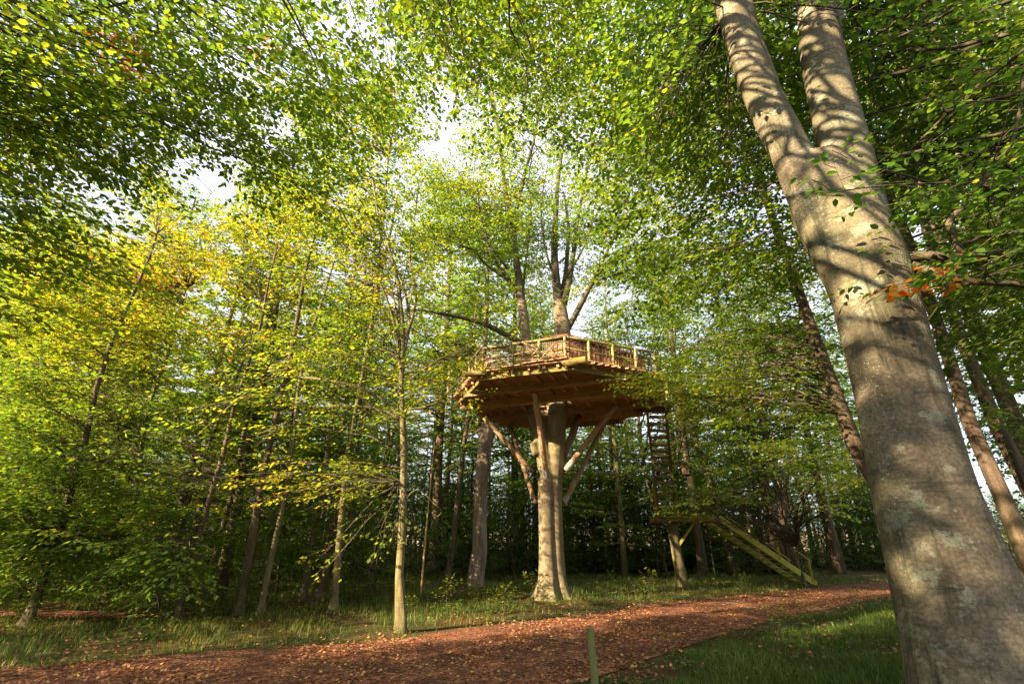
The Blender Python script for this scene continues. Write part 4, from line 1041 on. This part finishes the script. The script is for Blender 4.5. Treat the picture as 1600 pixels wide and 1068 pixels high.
for (px, py, r, lx, h, lab, bark) in [(1150, 902, .26, -2.2, 17, 'dark tree leaning left behind the lower stair', M_BARK), (1232, 903, .27, -1.2, 18, 'reddish brown tree standing behind the foot of the lower stair', M_BARK), (1040, 903, .16, -.8, 15, 'thin dark tree just left of the stair post', M_BARK),
                                      (700, 912, .17, 1.2, 15, 'dark trunk leaning right beside the dead trunk', M_BARK), (890, 896, .13, -.1, 15, 'slim dark tree close behind the treehouse beech', M_BARK), (1258, 915, .06, -.1, 5, 'small pale stemmed tree at the foot of the lower stair', M_BARKG)]:
    g = G(px, py); RT.append(T('woodland_tree', lab, (g.x, g.y), h, r, (lx, 0), .5, bark, .40, zmin=.3, gaps=GR))
RT[-1].zmin = .3
fill(60, (1000, 350, 1340, 640), (8, 13), [RT[0]], last=2.2, tint=.46)
fill(12, (930, 500, 1200, 640), (10.5, 13), [RT[0]], last=1.8, tint=.54)
fill(13, (960, 560, 1110, 620), (11, 13), [RT[0]], last=1.6, tint=.58)
fill(36, (1440, 300, 1660, 760), (7, 11), RT[1:4], last=2.0, tint=.36)
fill(46, (1100, 640, 1370, 770), (15, 23), RT[4:6] + [RT[-1]], last=1.8, tint=.50)
fill(22, (1010, 745, 1110, 800), (16.5, 19.5), [RT[-1], RT[6]], last=1.5, tint=.52)
fill(80, (950, 380, 1350, 620), (17, 25), RT[4:9], last=2.4, tint=.42)
for i, t_ in enumerate(RT): t_.done(.10 if i < 4 else .13, .066 if i < 4 else .085, False)

# ------------------------------------------------------------------ far wood: a few kinds, copied
far_group = 'trees of the far wood'
protos = []
for (nm, lab, h, r, cr, nb_, bl, tint, leaf, bark) in [
    ('woodland_tree', 'slender tall tree standing in the far wood @', 19, .20, (.22, 1.0), 64, 3.6, .34, .20, M_BARK),
    ('woodland_tree', 'slender tall tree standing in the far wood @', 21, .24, (.28, 1.0), 64, 4.0, .40, .21, M_BARK),
    ('woodland_tree', 'slender tall tree standing in the far wood @', 16, .14, (.08, 1.0), 60, 3.0, .30, .19, M_BARKG),
    ('woodland_tree', 'slender tall tree standing in the far wood @', 18, .17, (.15, 1.0), 60, 3.4, .50, .19, M_BARK)]:
    protos.append(tree(nm, lab, (0, 0), h, r, cr, nb_, bl, tint, (random.uniform(-.5, .5), 0), .45, leaf, .085, False, bark, far_group, None, 1, .27, .5, .08, (.0, .7), 8))
bushes = []
for (lab, h, r, nb_, bl, tint, leaf) in [('leafy green bush in the undergrowth @', 2.4, .03, 30, 1.3, .34, .085), ('leafy green bush in the undergrowth @', 3.4, .045, 34, 1.7, .28, .10), ('leafy green bush in the undergrowth @', 5.2, .06, 46, 2.1, .24, .15)]:
    bushes.append(tree('bush', lab, (0, 0), h, r, (.04, 1.0), nb_, bl, tint, (0, 0), .3, leaf, .07, False, M_TWIG, 'undergrowth bushes', None, 1, .2, .3, .06, (.1, 1.1), 6, cat='bush'))
casters = [tree('bushy_tree', 'dense bushy tree outside the clearing on the sunny side', (0, 0), 12, .2, (.03, 1.0), 105, 3.0, .35, (0, 0), .4, .21, .085, False, M_BARK, 'trees on the sunny side', None, 1, .32, .45, .1, (.0, .7), 7)]
used = set()
ZONES = [(-60, 230, 'at the far left'), (230, 480, 'behind the left maples'), (480, 640, 'behind the slim maple'), (640, 800, 'behind the dead trunk'), (800, 940, 'behind the treehouse beech'),
         (940, 1100, 'behind the steep stair'), (1100, 1330, 'behind the lower stair'), (1330, 1660, 'behind the big forked beech')]
def zone(o, x, y):
    q_ = proj((x, y, 1.5)); px = q_[0] if q_ else -999
    for a, b, t in ZONES:
        if a <= px < b and y > 0: break
    else: t = 'outside the view'
    o['label'] = o['label'].split(' | ')[0].replace('@', t); o['group'] = o['group'].split(' @')[0] + ' @ ' + t
    o['group'] = o['group'].replace(' @ ', ' '); return o
def place(pl, i, x, y, sc=1.0, label=None):
    o = pl[i]; z = ground_z(x, y)
    if (id(pl), i) not in used:
        used.add((id(pl), i)); o.location = (x, y, z); o.rotation_euler = (0, 0, random.uniform(0, 6.28)); o.scale = (sc,) * 3; BASE[o.name] = (o['label'], o['group']); return zone(o, x, y)
    lb, gp = BASE[o.name]; c = copy_tree(o, (x, y, z), random.uniform(0, 6.28), sc, lb, gp); return zone(c, x, y)
spots_ = []; BASE = {}
def ok(x, y, dmin):
    for a, b in spots_:
        if (a - x) ** 2 + (b - y) ** 2 < dmin * dmin: return False
    spots_.append((x, y)); return True
cnt = 0
for k_ in range(4000):
    Y = 24 + 40 * random.random() ** 1.3; X = random.uniform(-1, 1) * (Y * 1.05 + 5)
    if math.hypot(X - 1.3, Y - 16.5) < 8.5 or inside(X, Y, PATH_POLY) or (X > 8 and Y < X * .9 + 12): continue
    if abs(proj((X, Y, 4))[0] - 1036) < 26 or not ok(X, Y, 2.5 + (Y - 24) * .045): continue
    place(protos, random.choice((0, 1, 2, 2, 3, 0)), X, Y, random.uniform(.75, 1.15)); cnt += 1
    if cnt > 125: break
# left wood behind the edge trees
for k_ in range(400):
    Y = random.uniform(15, 25); X = random.uniform(-27, -5.5)
    if X > -6 and Y > 18: continue
    if not ok(X, Y, 2.9): continue
    place(protos, random.choice((0, 2, 3, 3)), X, Y, random.uniform(.6, .85)); cnt += 1
# right wood beyond the path
for k_ in range(200):
    Y = random.uniform(9, 24); X = random.uniform(11, 32)
    if Y > X * .9 + 2 or not ok(X, Y, 3.2): continue
    place(protos, random.choice((0, 1, 2)), X, Y, random.uniform(.65, .9)); cnt += 1
nbu = 0
for k_ in range(3000):
    Y = 21 + 26 * random.random() ** 1.5; X = random.uniform(-1, 1) * (Y * 1.0 + 3)
    if math.hypot(X - 1.3, Y - 16.5) < 6.5 or inside(X, Y, PATH_POLY) or path_dist(np.array([X]), np.array([Y]))[0] < 2.2 or (4.5 < X < 14 and Y < 25.5): continue
    if not ok(X, Y, 1.2): continue
    place(bushes, random.choice((0, 1)) if Y < 27 else random.choice((1, 2, 2)), X, Y, random.uniform(.75, 1.2)); nbu += 1
    if nbu > 270: break
for k_ in range(300):
    Y = random.uniform(12.3, 21); X = random.uniform(-22, -4.2)
    if Y < 12.6 - (X + 4.2) * .05 or Y < 18 + (X) * .6 - .5 * 0 and False: continue
    if (X > -5.5 and Y < 14.5) or inside(X, Y, PATH2) or not ok(X, Y, 1.15): continue
    place(bushes, random.choice((0, 0, 1)), X, Y, random.uniform(.5, 1.0)); nbu += 1
# wood on the sunny side, outside the frame: its shade lies over the foreground
def SN(s, n): return (-.548 * n - .836 * s, .836 * n - .548 * s)
for n_ in (-10, -8, -6, -4, -2, 0, 2):
    for s_, sc in ((13.5, 1.0), (17.5, 1.08)):
        x, y = SN(s_ + random.uniform(-.8, .8), n_ + random.uniform(-.4, .4)); place(casters, 0, x, y, sc * random.uniform(.86, .96))
for n_ in (3.2, 4.4, 5.6, 6.8, 7.7):
    for s_ in (9.0, 12.5, 16.5):
        x, y = SN(s_ + random.uniform(-.8, .8), n_ + random.uniform(-.3, .3)); place(casters, 0, x, y, (.90 if n_ < 5 else .66) * random.uniform(.97, 1.05))
for s_, n_, c_s in ((9, 9.2, .40), (9, 10.5, .42), (7.2, 9.9, .34), (10, 11.8, .5)):
    x, y = SN(s_, n_); place(casters, 0, x, y, c_s)
for n_ in (13.2, 15, 17, 19, 21, 23, 25):
    x, y = SN(15 + random.uniform(-1, 1), n_); place(casters, 0, x, y, random.uniform(.66, .76))
# small leafy plants standing in the grass
plants = []
for lab, h, nb_, bl, tint, leaf in (('low leafy weed growing in the grass @', .32, 9, .26, .42, .06), ('low leafy weed growing in the grass @', .5, 12, .34, .52, .07)):
    plants.append(tree('leafy_plant', lab, (0, 0), h, .006, (.1, 1.0), nb_, bl, tint, (0, 0), .06, leaf, .045, True, M_TWIG, 'leafy plants in the grass', None, 0, .08, .12, .3, (.2, 1.0), 5, cat='plant'))
npn = 0
for k_ in range(900):
    Y = random.uniform(7.5, 24); X = random.uniform(-10, 15)
    if inside(X, Y, PATH_POLY) or inside(X, Y, PATH2) or not ok(X, Y, .45): continue
    pd = path_dist(np.array([X]), np.array([Y]))[0]
    if pd < .35 or (pd > 3.5 and random.random() < .7) or (X > 2.4 and Y < 5.5): continue
    place(plants, random.choice((0, 1)), X, Y, random.uniform(.6, 1.3)); npn += 1
    if npn > 70: break
# fallen sticks
for k_ in range(14):
    X = random.uniform(-7, 11); Y = random.uniform(8.5, 20); a = random.uniform(0, 3.1); L = random.uniform(.4, 1.3); z = ground_z(X, Y) + .035
    m = MB(); poly([V3((X, Y, z)), V3((X + math.cos(a) * L * .5, Y + math.sin(a) * L * .5 + .05, z + .02)), V3((X + math.cos(a) * L, Y + math.sin(a) * L, z))], [.014, .012, .006], 6, k_, None, .2, m)
    onp = bool(inside(X, Y, PATH_POLY)); o = m.build('fallen_stick', M_TWIG, smooth=True)
    tag(o, 'thin dry stick lying on the leaf strewn path' if onp else 'thin dry stick lying in the grass beside the path', 'stick', 'fallen sticks on the path' if onp else 'fallen sticks in the grass')
